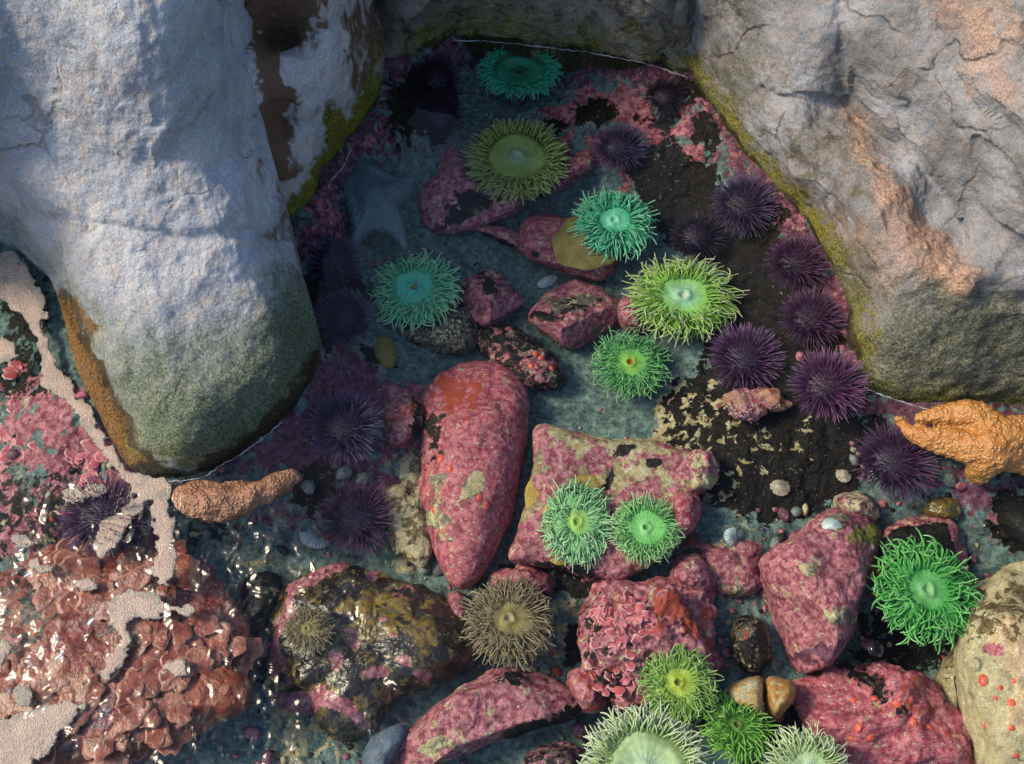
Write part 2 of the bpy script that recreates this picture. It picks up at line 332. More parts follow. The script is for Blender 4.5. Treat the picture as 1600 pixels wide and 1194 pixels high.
# ------------------------------------------------------------------ big boulders
def boulder(name, outline, centre, ctrl, mat, spec, label, cat='boulder', nr=240, nc=620, grooves=(), amp=(.012, .0038, .0022), seed=1, depth=-.16, under=.985, group=None, plates=()):
    out = smooth(outline, nc); c = np.array(centre, float)
    s = np.linspace(0, 1, nr)[:, None]; u = c[0]+(out[None, :, 0]-c[0])*s; v = c[1]+(out[None, :, 1]-c[1])*s
    f = tps(ctrl); z = f(u, v)
    for line, dep, wd in grooves: z = z-dep*np.exp(-(dline(u, v, line)/wd)**2)
    for poly, h, soft in plates: z = z+h*sst(sdf(u, v, poly), -soft, soft)
    edge = np.clip((1-s)*14, 0, 1)+0*z
    p = P(u, v, z)
    g = np.gradient(p, axis=0); h = np.gradient(p, axis=1); n = np.cross(g, h); n /= np.linalg.norm(n, axis=-1, keepdims=True)+1e-9
    n[n[..., 2] < 0] *= -1; n[0] = (0, 0, 1); n[..., 2] += .9; n /= np.linalg.norm(n, axis=-1, keepdims=True)
    d = fbm(p, 11, 3, seed)*amp[0]+fbm(p, 42, 3, seed+9)*amp[1]+fbm(p, 100, 2, seed+20, .6)*amp[2]*.7 - np.abs(fbm(p, 20, 3, seed+40))*amp[0]*.4
    p = p+n*(d*(.25+.75*edge))[..., None]
    sk = []
    e = p[-1]; cc = P(c[0], c[1], 0)
    for k, (zz, sh) in enumerate(((-.25, .998), (-.6, .99), (-1, under))):
        q = e.copy(); q[:, 2] = e[:, 2]+(depth-e[:, 2])*(-zz); q[:, :2] = cc[:2]+(e[:, :2]-cc[:2])*sh; sk.append(q)
    V = np.vstack([p.reshape(-1, 3)]+sk); Uf = np.r_[u.ravel(), np.tile(out[:, 0], 3)]; Vf = np.r_[v.ravel(), np.tile(out[:, 1], 3)]
    org = np.array([cc[0], cc[1], depth])
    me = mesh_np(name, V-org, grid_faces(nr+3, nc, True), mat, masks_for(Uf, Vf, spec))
    o = bpy.data.objects.new(name, me); o.location = org; link(o); return props(o, label, cat, group)

boulder('boulder', [(0, 368), (35, 396), (75, 432), (100, 500), (118, 570), (150, 640), (180, 700), (206, 736), (258, 749), (310, 744), (360, 718), (400, 690), (440, 655), (470, 622), (494, 575), (497, 520), (480, 450), (462, 400), (452, 350), (440, 305), (424, 240), (405, 170), (393, 90), (386, 0), (380, -160), (200, -300), (-200, -350), (-500, -100), (-400, 200), (-160, 330)],
    (180, 240),
    [(-10, 372, -.004), (35, 396, .002), (75, 432, .002), (96, 490, .002), (118, 570, .002), (150, 640, .0), (180, 700, -.002), (206, 736, -.006), (258, 749, -.018), (310, 744, -.018), (400, 690, -.018), (470, 622, -.018), (494, 570, -.02),
     (0, 345, .045), (70, 400, .05), (100, 440, .05), (140, 515, .055), (170, 580, .055), (200, 640, .05), (228, 700, .04), (270, 715, .035), (340, 690, .035), (420, 630, .035), (460, 570, .045),
     (300, 600, .085), (390, 560, .085), (240, 540, .10), (330, 470, .125), (430, 430, .11), (484, 480, .05), (455, 360, .08), (440, 300, .12), (150, 410, .13), (250, 380, .165), (380, 320, .175), (60, 340, .12),
     (100, 260, .21), (220, 230, .24), (330, 200, .235), (405, 190, .17), (395, 90, .20), (370, 130, .235), (60, 120, .29), (180, 100, .33), (300, 70, .31), (386, 0, .24), (0, 0, .36), (200, -20, .38), (340, -60, .33),
     (200, -300, .45), (-200, -350, .48), (-500, -100, .45), (-400, 200, .3), (-160, 330, .02), (-100, 200, .26)],
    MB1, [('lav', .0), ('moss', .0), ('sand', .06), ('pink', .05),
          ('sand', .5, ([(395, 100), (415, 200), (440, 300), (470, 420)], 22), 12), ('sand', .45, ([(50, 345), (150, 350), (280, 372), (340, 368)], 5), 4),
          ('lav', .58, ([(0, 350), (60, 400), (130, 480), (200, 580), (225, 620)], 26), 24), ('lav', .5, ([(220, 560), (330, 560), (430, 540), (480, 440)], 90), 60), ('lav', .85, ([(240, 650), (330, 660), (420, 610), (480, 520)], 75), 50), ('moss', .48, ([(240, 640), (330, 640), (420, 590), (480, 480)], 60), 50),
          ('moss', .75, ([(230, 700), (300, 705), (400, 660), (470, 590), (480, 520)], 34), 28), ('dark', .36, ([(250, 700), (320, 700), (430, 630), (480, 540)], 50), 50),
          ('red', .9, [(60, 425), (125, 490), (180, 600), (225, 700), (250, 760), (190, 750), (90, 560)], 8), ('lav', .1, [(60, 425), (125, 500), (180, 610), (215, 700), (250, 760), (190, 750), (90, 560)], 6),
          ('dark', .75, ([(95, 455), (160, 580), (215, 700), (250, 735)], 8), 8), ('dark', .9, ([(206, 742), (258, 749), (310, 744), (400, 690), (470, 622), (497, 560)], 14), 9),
          ('pink', .35, (160, 150, 120, 60), 40), ('sand', .4, (390, 200, 40, 120), 30)],  # pink: warm sun on the crown, put into the colour
    'huge pale blue grey boulder at top left with a mossy rounded tip',
    grooves=[([(30, 335), (100, 345), (180, 352), (280, 374), (345, 366), (380, 364)], .006, 10), ([(395, 70), (408, 170), (432, 260), (446, 320)], .003, 14), ([(95, 455), (150, 560), (205, 680)], .012, 11)],
    plates=[([(-50, 60), (60, 150), (170, 240), (240, 250), (300, 180), (360, 100), (360, -80), (-50, -80)], .012, 22)], seed=2)

boulder('boulder', [(330, -250), (334, 0), (342, 100), (362, 180), (392, 250), (420, 325), (452, 350), (480, 326), (500, 292), (514, 262), (545, 226), (580, 175), (598, 130), (606, 100), (606, 40), (604, -250)],
    (500, 60),
    [(330, -250, .30), (334, 0, .22), (342, 100, .19), (362, 180, .14), (392, 250, .09), (384, 0, .25), (392, 100, .22), (408, 180, .17), (425, 230, .125), (438, 300, .055), (444, 336, .005), (452, 350, -.015), (480, 326, -.015), (514, 262, -.015), (545, 226, -.015), (580, 175, -.015), (600, 135, -.015), (606, 90, -.01), (606, 40, .03), (604, -250, .26),
     (470, 260, .07), (500, 200, .09), (460, 100, .17), (520, 100, .15), (560, 140, .07), (575, 80, .08), (500, 0, .23), (595, 0, .06), (540, 60, .16), (430, 60, .15), (440, 200, .10), (540, 200, .03), (500, -250, .36)],
    MB2, [('sand', .15), ('sand', .8, ([(400, -20), (412, 100), (428, 190), (436, 250)], 28), 14), ('sand', .8, [(415, -60), (500, -60), (500, 40), (480, 90), (440, 90)], 14), ('sand', .42, ([(500, 60), (490, 180), (470, 260)], 12), 16),
          ('sand', .6, (575, 60, 40, 120), 24), ('moss', .98, ([(458, 335), (484, 310), (512, 250), (545, 215), (575, 170), (600, 130)], 17), 10), ('moss', 1.1, (524, 205, 17, 42), 5), ('dark', .8, ([(440, 335), (455, 350), (490, 318), (520, 262), (552, 226), (588, 172), (620, 120)], 9), 6), ('moss', .6, (600, 90, 30, 50), 20)],
    'pale brown-stained upright rock with a bright green moss patch', nc=400, nr=130, seed=31,
    grooves=[([(408, -40), (415, 60), (425, 160), (440, 230)], .002, 13), ([(512, 170), (508, 230), (500, 280)], .012, 6)])

boulder('boulder', [(550, -250), (555, 60), (590, 132), (640, 92), (680, 72), (712, 60), (760, 62), (860, 70), (950, 88), (1020, 100), (1078, 118), (1120, 160), (1140, 60), (1130, -250)],
    (860, -60),
    [(550, -250, .16), (555, 60, -.01), (590, 132, -.02), (640, 92, -.012), (712, 60, -.012), (760, 62, -.012), (860, 70, -.012), (950, 88, -.012), (1020, 100, -.012), (1078, 118, -.012), (1120, 160, -.04), (1140, 60, -.03), (1130, -250, .12),
     (650, 40, .06), (720, 30, .055), (860, 30, .06), (1000, 50, .065), (700, -60, .16), (860, -60, .17), (1040, -40, .16), (860, -250, .34), (1070, 40, .06), (640, 0, .10), (760, -20, .12), (900, 0, .08), (980, -10, .13)],
    MB3, [('moss', .12), ('moss', .7, (EDGE_M[5:12], 24), 26), ('sand', .4), ('dark', .78, (EDGE_M[5:12], 9), 7), ('moss', .5, ([(690, 40), (900, 40), (1080, 60)], 16), 20)],
    'dark olive damp rock closing the pool at the top centre', nc=420, nr=130, amp=(.02, .007, .003), seed=51, grooves=[([(1040, -80), (1052, 0), (1042, 60), (1020, 100)], .008, 7), ([(708, -80), (712, 0), (706, 50)], .012, 8)])

boulder('boulder', [(1040, -250), (1040, 0), (1046, 60), (1066, 112), (1110, 162), (1150, 222), (1205, 288), (1258, 348), (1298, 412), (1324, 475), (1337, 555), (1344, 594), (1385, 618), (1450, 634), (1540, 640), (1620, 646), (1800, 680), (2100, 500), (2200, 100), (2100, -300), (1600, -380)],
    (1440, 330),
    [(1040, -250, .12), (1040, 0, .02), (1046, 60, -.01), (1066, 112, -.02), (1110, -20, .15), (1110, 60, .08), (1110, 162, -.014), (1150, 222, -.014), (1205, 288, -.014), (1258, 348, -.014), (1298, 412, -.014), (1324, 475, -.014), (1337, 555, -.016), (1344, 594, -.016), (1385, 618, -.016), (1450, 634, -.016), (1540, 640, -.016), (1620, 646, -.016), (1800, 680, -.016),
     (1150, 140, .07), (1200, 200, .10), (1290, 180, .14), (1330, 170, .15), (1250, 280, .08), (1340, 290, .155), (1420, 300, .165), (1330, 390, .09), (1420, 400, .155), (1510, 420, .165), (1370, 500, .07), (1450, 480, .11), (1540, 470, .13), (1400, 570, .04), (1500, 570, .055), (1600, 560, .06),
     (1345, 520, .04), (1450, 330, .145), (1500, 390, .148), (1160, 60, .13), (1250, 80, .20), (1320, 100, .20), (1400, 120, .24), (1480, 240, .20), (1400, 220, .17), (1540, 330, .182), (1600, 400, .185), (1480, 60, .30), (1560, 150, .31), (1600, 300, .26), (1600, 0, .38), (1300, -50, .27), (1200, -100, .26), (1600, -380, .5), (2100, -300, .5), (2200, 100, .45), (2100, 500, .25), (1800, 560, .12), (1750, 300, .32)],
    MB4, [('sand', .2), ('pink', .15), ('moss', .0),
          ('pink', .75, [(1310, 165), (1345, 190), (1400, 290), (1470, 370), (1525, 430), (1500, 470), (1430, 430), (1380, 330), (1330, 240)], 18), ('pink', .45, [(1270, 330), (1420, 330), (1440, 460), (1340, 480)], 30),  # pink: sunlit ridge face painted warm
          ('sand', .45, [(1180, 180), (1320, 200), (1400, 320), (1330, 420), (1250, 300)], 30), ('sand', .45, (1500, 330, 30, 130), 30),
          ('pink', .5, [(1440, -20), (1600, -20), (1600, 170), (1520, 150), (1480, 60)], 24), ('sand', .0, [(1420, 20), (1600, 0), (1600, 480), (1530, 420), (1480, 200)], 20),  # pink: warm sun patch at the upper right, painted in
          ('moss', .8, (EDGE_M[11:20], 30), 20), ('red', .55, (EDGE_M[14:20], 40), 22), ('lav', .8, [(1345, 590), (1370, 470), (1450, 430), (1560, 450), (1700, 480), (1700, 650), (1400, 625)], 36), ('moss', .58, [(1345, 590), (1380, 500), (1500, 480), (1700, 510), (1700, 650), (1400, 625)], 36), ('sand', .42, (1130, 60, 60, 120), 40), ('lav', .6, (1140, 110, 70, 110), 40), ('lav', .45, (1300, 240, 100, 60), 40), ('lav', .55, (1330, 440, 50, 90), 30), ('moss', .95, ([(1350, 590), (1400, 608), (1460, 620), (1620, 625)], 14), 12),
          ('dark', .75, (EDGE_M[11:20], 8), 7), ('dark', .9, (EDGE_M[20:], 9), 6), ('lav', .3, (1110, 60, 40, 80), 30)],
    'large grey and tan boulder with ridge painted sun-warm and mossy foot, right of the pool', nc=760, nr=250, seed=71, amp=(.012, .005, .003),
    grooves=[([(1190, 150), (1260, 158), (1320, 168), (1380, 215), (1440, 255), (1490, 330), (1510, 400)], .009, 13), ([(1310, -40), (1318, 60), (1322, 160)], .005, 14), ([(1430, -20), (1480, 100), (1530, 170), (1600, 220)], .006, 16), ([(1500, 420), (1560, 470), (1640, 470)], .006, 13)],
    plates=[([(1340, 185), (1400, 215), (1470, 290), (1500, 400), (1440, 350), (1390, 280)], -.012, 26)])

# ------------------------------------------------------------------ stones
def stone(name, outline, zb, H, mat, spec, label, cat='stone', centre=None, pw=2.6, lump=1.0, facet=0, seed=1, nc=200, nr=46, group=None, tilt=(0, 0), parent=None, flat=.6):
    out = smooth(outline, nc); c = np.array(centre if centre else out.mean(0), float)
    zb = fz(*c)-.006 if zb is None else zb; zm = zb+H*(1-flat)
    s = np.sin(np.linspace(0, 1, nr)*math.pi/2)[:, None]
    u = c[0]+(out[None, :, 0]-c[0])*s; v = c[1]+(out[None, :, 1]-c[1])*s
    size = math.hypot(*(out.max(0)-out.min(0)))*.5
    z = zm+H*flat*np.clip(1-s**pw, 0, 1)**.6+((u-c[0])*tilt[0]+(v-c[1])*tilt[1])/size*H*.5*(1-s**4)
    p = P(u, v, z); pc = P(c[0], c[1], zb)
    low = []
    for k in (1, 2, 3, 4, 5):
        q = p[-1].copy(); a = k/5; q[:, 2] = zm+(zb-zm)*a; q[:, :2] = pc[:2]+(p[-1][:, :2]-pc[:2])*(1-.18*a*a); low.append(q)
    A = np.concatenate([p, np.array(low)], 0)
    sm = size*mpp(c[1], zb)
    rg = np.random.default_rng(seed*13+5); cen = pc+np.array([0, 0, H*.3])
    for k in range(facet):
        n = rg.normal(size=3); n[2] = abs(n[2])*.9+.15; n /= np.linalg.norm(n)
        t = (A-cen)@n; dmax = t.max(); ex = np.clip(t-dmax*rg.uniform(.62, .85), 0, None); A = A-n*(ex*.85)[..., None]
    dr = A-cen; L = np.linalg.norm(dr, axis=-1, keepdims=True)+1e-6; dr = dr/L
    q = A+seed*3.7
    d = fbm(q, 2.2/sm, 3, seed)*.12*sm*lump+fbm(q, 6/sm, 3, seed+3)*.026*sm*lump+fbm(q, 140, 3, seed+7)*.0012*min(1.5, lump)
    d = d-.012*sm*lump*np.clip(1-np.abs(vnoise(q*1.6/sm+fbm(q, 5/sm, 2, seed+31)[..., None]*.5, seed+30))*7, 0, 1)**1.5+.012*sm*lump*fbm(q, 14/sm, 3, seed+50, .6, True)
    fade = np.ones(A.shape[:2]); A = A+dr*(d*fade)[..., None]
    uF = np.concatenate([u, np.repeat(out[None, :, 0], 5, 0)], 0); vF = np.concatenate([v, np.repeat(out[None, :, 1], 5, 0)], 0)
    org = pc
    me = mesh_np(name, A.reshape(-1, 3)-org, grid_faces(nr+5, nc, True), mat, masks_for(uF, vF, spec))
    o = bpy.data.objects.new(name, me); o.location = org; link(o, parent)
    TOPS[o.name] = (A, uF, vF)
    return props(o, label, cat if not parent else None, group)
TOPS = {}; k = .00075
def top_at(o, u, v):
    "point and normal on stone o seen at pixel u, v"
    A, uF, vF = TOPS[o.name]; k = np.argmin((uF-u)**2+(vF-v)**2); i, j = np.unravel_index(k, uF.shape)
    i = max(i, 1); a = A[i, (j+2) % A.shape[1]]-A[i, j-2]; b = A[min(i+2, A.shape[0]-1), j]-A[max(i-2, 0), j]
    n = np.cross(a, b); n /= np.linalg.norm(n)+1e-9
    if n[2] < 0: n = -n
    return A[i, j], n

egg = stone('stone', [(742, 563), (790, 572), (820, 605), (828, 655), (822, 715), (808, 770), (790, 830), (765, 890), (735, 921), (705, 915), (680, 865), (664, 795), (653, 715), (655, 650), (672, 605), (705, 575)], None, .085, MS2,
    [('pink', 1.1), ('red', .68, [(690, 590), (750, 590), (740, 650), (690, 650), (672, 630)], 14), ('dark', .85, [(652, 640), (680, 650), (688, 700), (660, 715)], 12), ('sand', .9, (742, 758, 22, 20), 8), ('sand', .55, [(665, 730), (700, 760), (712, 850), (680, 850)], 14), ('pink', .35, [(660, 730), (705, 745), (712, 850), (675, 850)], 14), ('pink', .3, (742, 758, 22, 20), 6)],
    'large raspberry pink egg shaped stone with red dots, upright in the middle of the pool', seed=3, lump=.55, nc=260, nr=70)
pk = stone('stone', [(1196, 850), (1240, 806), (1300, 790), (1348, 806), (1372, 850), (1366, 905), (1342, 955), (1325, 1005), (1300, 1036), (1262, 1048), (1232, 1030), (1205, 975), (1187, 900)], None, .11, MS,
    [('pink', 1.0), ('sand', .6, (1285, 975, 50, 30), 16), ('pink', .45, (1285, 975, 50, 25), 14), ('sand', .8, (1257, 890, 22, 10), 6), ('pink', .3, (1257, 890, 20, 9), 5), ('sand', .6, (1330, 900, 18, 60), 10), ('lav', .62, ([(1225, 1025), (1280, 1040), (1345, 985), (1370, 900)], 14), 8), ('pink', .3, (1308, 820, 16, 14), 6), ('moss', .7, (1355, 838, 22, 20), 8)],
    'big rose pink stone flecked with cream, between the brown pebble and the far right anemone', seed=6, lump=1.0, facet=3, pw=5, nc=260, nr=70, tilt=(0, .2))
slab = stone('stone', [(838, 668), (900, 672), (1000, 690), (1085, 714), (1118, 745), (1085, 775), (1092, 800), (1070, 850), (1010, 890), (950, 905), (880, 895), (830, 880), (798, 868), (820, 800), (832, 730)], None, .05, MS3,
    [('pink', .66), ('sand', .8, ([(840, 690), (920, 690), (1010, 705), (1090, 740)], 18), 14), ('pink', .3, ([(850, 680), (930, 685), (1010, 700), (1080, 725)], 12), 12), ('sand', .75, (1030, 740, 60, 24), 16), ('pink', .35, (1010, 742, 60, 20), 16), ('dark', 1.0, (955, 742, 7, 16), 4), ('dark', 1.0, (972, 700, 17, 7), 4), ('dark', 1.0, (1022, 722, 12, 8), 4), ('dark', 1.0, (944, 757, 8, 5), 3), ('dark', .7, (880, 890, 70, 14), 8)],
    'flat yellow and pink slab with small dark holes, under the two neighbouring green anemones', pw=11, seed=8, lump=.7, facet=0, nc=280, nr=60, flat=.35)
stone('stone', [(705, 232), (745, 262), (800, 296), (828, 312), (775, 340), (720, 354), (680, 360), (655, 348), (645, 315), (668, 280)], None, .055, MS,
    [('pink', .85), ('dark', .7, [(730, 285), (790, 320), (730, 345), (660, 350), (700, 330)], 12), ('pink', .2, (742, 316, 28, 16), 8)], 'dusky pink triangular stone below left of the broad olive anemone', seed=11, facet=4)
stone('stone', [(880, 250), (925, 232), (930, 258), (900, 280), (870, 296), (850, 285)], None, .045, MS, [('pink', .9)], 'small pink stone peeking out right of the broad olive anemone', seed=12, nc=120, nr=30)
s5 = stone('stone', [(815, 345), (850, 335), (900, 345), (950, 385), (970, 405), (942, 440), (905, 432), (870, 420), (828, 405), (812, 385)], None, .045, MS2, [('pink', 1.0), ('sand', .7, (845, 338, 26, 10), 6), ('dark', 1.0, (838, 395, 6, 5), 3)], 'flat pink stone carrying the olive foot of the mint green anemone', pw=5, seed=14, lump=.8)
stone('stone', [(735, 350), (765, 350), (800, 358), (818, 372), (812, 388), (780, 375), (745, 362)], None, .03, MS, [('pink', .95), ('dark', .8, ([(750, 364), (800, 384)], 4), 4)], 'narrow pointed pink stone joining the flat pink stone from the left', seed=15, nc=120, nr=30)
stone('stone', [(878, 434), (935, 436), (966, 455), (966, 485), (945, 515), (900, 545), (862, 530), (826, 500), (836, 475), (858, 450)], None, .06, MS,
    [('pink', .72), ('dark', .5, [(870, 455), (935, 450), (930, 495), (860, 500)], 10), ('pink', .2, [(875, 455), (935, 450), (920, 490), (870, 490)], 8), ('dark', .9, (848, 490, 16, 6), 4)], 'angular pink stone with a grey green centre, left of the lime anemone', seed=17, facet=6)
stone('stone', [(745, 420), (775, 425), (798, 445), (815, 470), (800, 490), (770, 508), (745, 505), (722, 480), (718, 450)], None, .06, MS, [('pink', .8), ('lav', .42), ('dark', .75, (765, 445, 24, 16), 8)], 'mauve pink stone with a dark mottled crown, right of the aqua anemone', seed=19, facet=4)
s8 = stone('stone', [(752, 515), (790, 505), (830, 530), (865, 555), (882, 585), (876, 605), (835, 608), (800, 590), (765, 565), (748, 540)], None, .05, MS, [('pink', .62), ('dark', .58), ('dark', .35, (835, 570, 30, 20), 8)], 'dark stone scabbed with pink and red, above the large raspberry pink stone', seed=21, lump=1.3)
stone('stone', [(625, 510), (660, 500), (720, 482), (742, 495), (748, 520), (740, 545), (705, 552), (665, 545), (630, 528)], None, .045, MDK, [('dark', .35)], 'dark stone peppered with tiny white barnacles under the aqua anemone', seed=23)
s10 = stone('stone', [(520, 868), (560, 872), (620, 892), (690, 925), (735, 960), (750, 1010), (730, 1045), (680, 1065), (625, 1090), (590, 1130), (560, 1160), (520, 1168), (488, 1140), (470, 1095), (425, 1078), (410, 1010), (425, 950), (450, 905)], None, .085, MBR,
    [('dark', .58), ('sand', .45), ('sand', .7, (600, 960, 60, 50), 20), ('dark', .3, (600, 960, 60, 50), 20), ('sand', .7, (655, 985, 22, 30), 10), ('dark', .3, (655, 985, 18, 30), 10), ('pink', .2),
     ('pink', .85, ([(418, 1060), (432, 990), (460, 920), (500, 882), (535, 872)], 8), 5), ('dark', .1, ([(418, 1060), (432, 990), (460, 920), (500, 882), (535, 872)], 7), 5), ('pink', .9, (433, 1030, 12, 18), 5), ('dark', .1, (433, 1030, 12, 18), 5),
     ('pink', .85, ([(480, 1130), (500, 1090), (545, 1110), (570, 1140)], 11), 5), ('dark', .1, ([(480, 1130), (500, 1090), (545, 1110), (570, 1140)], 11), 5)] +
    [q for (x, y, a, b_) in ((523, 1035, 9, 18), (590, 1052, 20, 9), (665, 1058, 8, 12), (545, 985, 14, 7), (555, 1003, 10, 9), (580, 882, 12, 9), (648, 1050, 8, 7), (600, 965, 8, 6), (630, 1035, 8, 8)) for q in (('pink', 1.0, (x, y, a, b_), 3), ('dark', .0, (x, y, a, b_), 3), ('sand', 0., (x, y, a, b_), 3))],
    'wide dark brown weedy rock with pink rims and yellow patches, carrying the small tan anemone', seed=25, nc=300, nr=80, lump=.9)
stone('stone', [(592, 1188), (615, 1150), (655, 1115), (710, 1085), (762, 1050), (800, 1040), (855, 1056), (900, 1080), (914, 1098), (900, 1120), (840, 1135), (760, 1160), (690, 1190), (640, 1215), (600, 1215)], None, .085, MS,
    [('pink', .98), ('dark', .85, ([(800, 1150), (860, 1130), (910, 1105)], 12), 8), ('dark', .75, (815, 1062, 40, 12), 8), ('sand', .62, ([(640, 1180), (700, 1150), (760, 1140), (850, 1120)], 16), 12), ('pink', .4, ([(650, 1182), (720, 1155)], 14), 10)],
    'long pink stone slanting along the bottom centre edge', seed=27, nc=260, nr=60, lump=.8, facet=3)
s12 = stone('stone', [(945, 908), (1000, 902), (1060, 895), (1105, 905), (1128, 945), (1136, 985), (1118, 1030), (1085, 1080), (1040, 1110), (985, 1115), (935, 1090), (912, 1040), (905, 985), (920, 940)], None, .09, MS,
    [('pink', .82), ('red', .35), ('red', .7, (1060, 955, 45, 22), 12), ('dark', .45, (930, 1000, 26, 80), 16), ('dark', .75, (960, 1075, 30, 22), 10), ('lav', .42, (975, 1000, 50, 50), 16), ('sand', .5, (1050, 925, 60, 14), 10)],
    'rugged pink stone with crinkled crusts and rusty patch above the yellow green anemone', seed=29, lump=2.0, nc=280, nr=70)
stone('pebble', [(1160, 962), (1190, 968), (1206, 1000), (1200, 1035), (1180, 1052), (1155, 1040), (1140, 1012), (1143, 980)], None, .055, MDK, [('dark', .5), ('red', .6, (1165, 985, 16, 12), 8)], 'dark brown speckled egg shaped pebble left of the big rose pink stone', 'pebble', seed=33, nc=120, nr=30, lump=.5)
s15 = stone('stone', [(1242, 1075), (1290, 1055), (1340, 1040), (1400, 1045), (1450, 1060), (1490, 1100), (1520, 1160), (1530, 1215), (1380, 1235), (1310, 1180), (1265, 1130)], None, .085, MS2,
    [('pink', 1.0), ('dark', .7, ([(1320, 1042), (1360, 1060), (1380, 1085)], 12), 9), ('dark', 1.0, (1408, 1112, 9, 6), 4), ('sand', .5, (1290, 1060, 30, 10), 8), ('red', .42, (1420, 1110, 60, 50), 20)],
    'broad raspberry pink rock with scattered orange dots at the bottom right', seed=36, nc=260, nr=64, lump=1.7, facet=2)
s16 = stone('stone', [(1555, 885), (1600, 880), (1680, 900), (1700, 1050), (1690, 1230), (1560, 1235), (1520, 1150), (1498, 1080), (1490, 1000), (1505, 930)], None, .12, MYL,
    [('dark', .1), ('dark', .55, [(1500, 900), (1620, 900), (1620, 990), (1560, 1010), (1500, 1000)], 20), ('pink', .62, (1555, 1015, 28, 14), 8), ('sand', .3)],
    'tall cream yellow rock with orange dots and a dark weedy top on the right edge', seed=37, nc=240, nr=60, lump=.8)
stone('stone', [(1372, 845), (1400, 815), (1450, 800), (1485, 808), (1505, 850), (1515, 900), (1500, 940), (1450, 940), (1400, 925), (1370, 890)], None, .06, MS,
    [('dark', .9), ('pink', .1), ('pink', 1.0, ([(1370, 835), (1400, 815), (1450, 800), (1485, 808), (1508, 860), (1515, 915)], 11), 5), ('dark', .05, ([(1370, 835), (1400, 815), (1450, 800), (1485, 808), (1508, 860), (1515, 915)], 10), 4)],
    'dark stone with a bright pink rim behind the vivid green anemone on the right', seed=39, pw=5)
s18 = stone('rock', [(-60, 960), (40, 870), (120, 845), (200, 860), (265, 858), (320, 880), (370, 940), (385, 1010), (388, 1060), (360, 1110), (300, 1150), (200, 1185), (120, 1230), (-60, 1240)], -.10, .088, MRD,
    [('pink', .72), ('dark', .22), ('dark', .8, [(0, 900), (60, 890), (90, 960), (60, 1010), (0, 1020)], 16), ('red', .5), ('dark', .6, (190, 960, 80, 30), 14), ('lav', .55, ([(100, 1180), (200, 1080), (320, 1030)], 18), 12), ('dark', .6, (95, 1075, 20, 20), 8), ('red', .2, (330, 960, 60, 60), 20)],
    'wide rust red and pink reef rock under rippling water at the bottom left', 'rock', centre=(170, 1050), seed=41, nc=340, nr=110, lump=1.0, pw=4)
stone('stone', [(315, 1045), (345, 1040), (385, 1060), (388, 1095), (360, 1118), (315, 1125), (300, 1095)], -.05, .052, MRD, [('red', .9), ('pink', .6), ('dark', .2)], 'brick red squarish stone at the lower right corner of the rust red reef rock', seed=43, facet=4, nc=140, nr=36)
stone('stone', [(385, 905), (410, 895), (438, 910), (430, 960), (400, 1000), (385, 1060), (372, 1000), (375, 940)], None, .03, MDK, [('dark', .6)], 'narrow dark barnacled stone between the reef rock and the wide brown rock', seed=44, nc=120, nr=30)
stone('stone', [(420, 1085), (470, 1075), (520, 1080), (545, 1090), (500, 1108), (455, 1112)], None, .045, MS, [('lav', .6), ('pink', .6)], 'slim mauve stone tucked under the wide brown rock', seed=45, nc=120, nr=30)
stone('stone', [(780, 888), (820, 885), (860, 900), (862, 930), (835, 950), (790, 930), (765, 905)], None, .05, MS2, [('pink', 1.0), ('dark', .6, (850, 935, 16, 20), 8)], 'small salmon pink stone above the tan feathery anemone', seed=46, nc=120, nr=30)
stone('stone', [(700, 930), (722, 925), (735, 950), (728, 975), (705, 965)], None, .05, MS, [('pink', 1.0)], 'little pink stone at the left edge of the tan feathery anemone', seed=47, nc=100, nr=26)
stone('stone', [(1060, 870), (1090, 865), (1110, 890), (1115, 915), (1080, 925), (1050, 905)], None, .06, MS, [('pink', .95), ('lav', .3)], 'small pink stone behind the rugged pink stone, below the slab', seed=48, nc=110, nr=28)
stone('stone', [(1050, 775), (1080, 765), (1094, 790), (1080, 830), (1055, 830)], -.09, .06, MS2, [('pink', 1.0)], 'smooth pink stone at the right end of the flat slab', seed=49, nc=110, nr=28)
stone('stone', [(1095, 700), (1120, 725), (1115, 755), (1085, 765), (1060, 745), (1070, 715)], -.075, .035, MYL, [('pink', .5), ('dark', .2)], 'knobbly pink and cream lump on the top right corner of the slab', seed=50, nc=110, nr=28, lump=1.8)
stone('stone', [(1102, 850), (1150, 838), (1190, 850), (1188, 890), (1192, 920), (1150, 935), (1105, 920), (1090, 880)], None, .035, MS, [('pink', .75), ('sand', .55, (1140, 850, 50, 18), 12), ('sand', .6, (1150, 925, 40, 14), 10), ('pink', .35, (1150, 925, 40, 14), 10)], 'low pink and ochre stone left of the big rose pink stone', seed=52)
stone('stone', [(890, 1050), (925, 1040), (945, 1080), (940, 1110), (905, 1110), (890, 1085)], None, .06, MS, [('pink', 1.0), ('red', .4)], 'small coral pink stone between the long pink stone and the rugged pink stone', seed=53, nc=110, nr=28)
stone('stone', [(590, 625), (620, 610), (655, 618), (660, 660), (640, 690), (605, 690), (595, 660)], None, .035, MS, [('pink', .75), ('red', .35), ('dark', .2), ('dark', .7, (650, 655, 10, 30), 5)], 'pink crusted stone mottled with white, left of the large raspberry pink stone', seed=54, lump=1.5)
stone('stone', [(605, 705), (645, 695), (662, 740), (668, 800), (675, 860), (650, 880), (615, 850), (600, 780)], None, .03, MYL, [('sand', .2), ('dark', .42), ('lav', .5, (615, 760, 16, 50), 10)], 'pale grey green stone along the left side of the large raspberry pink stone', seed=55, lump=1.2)
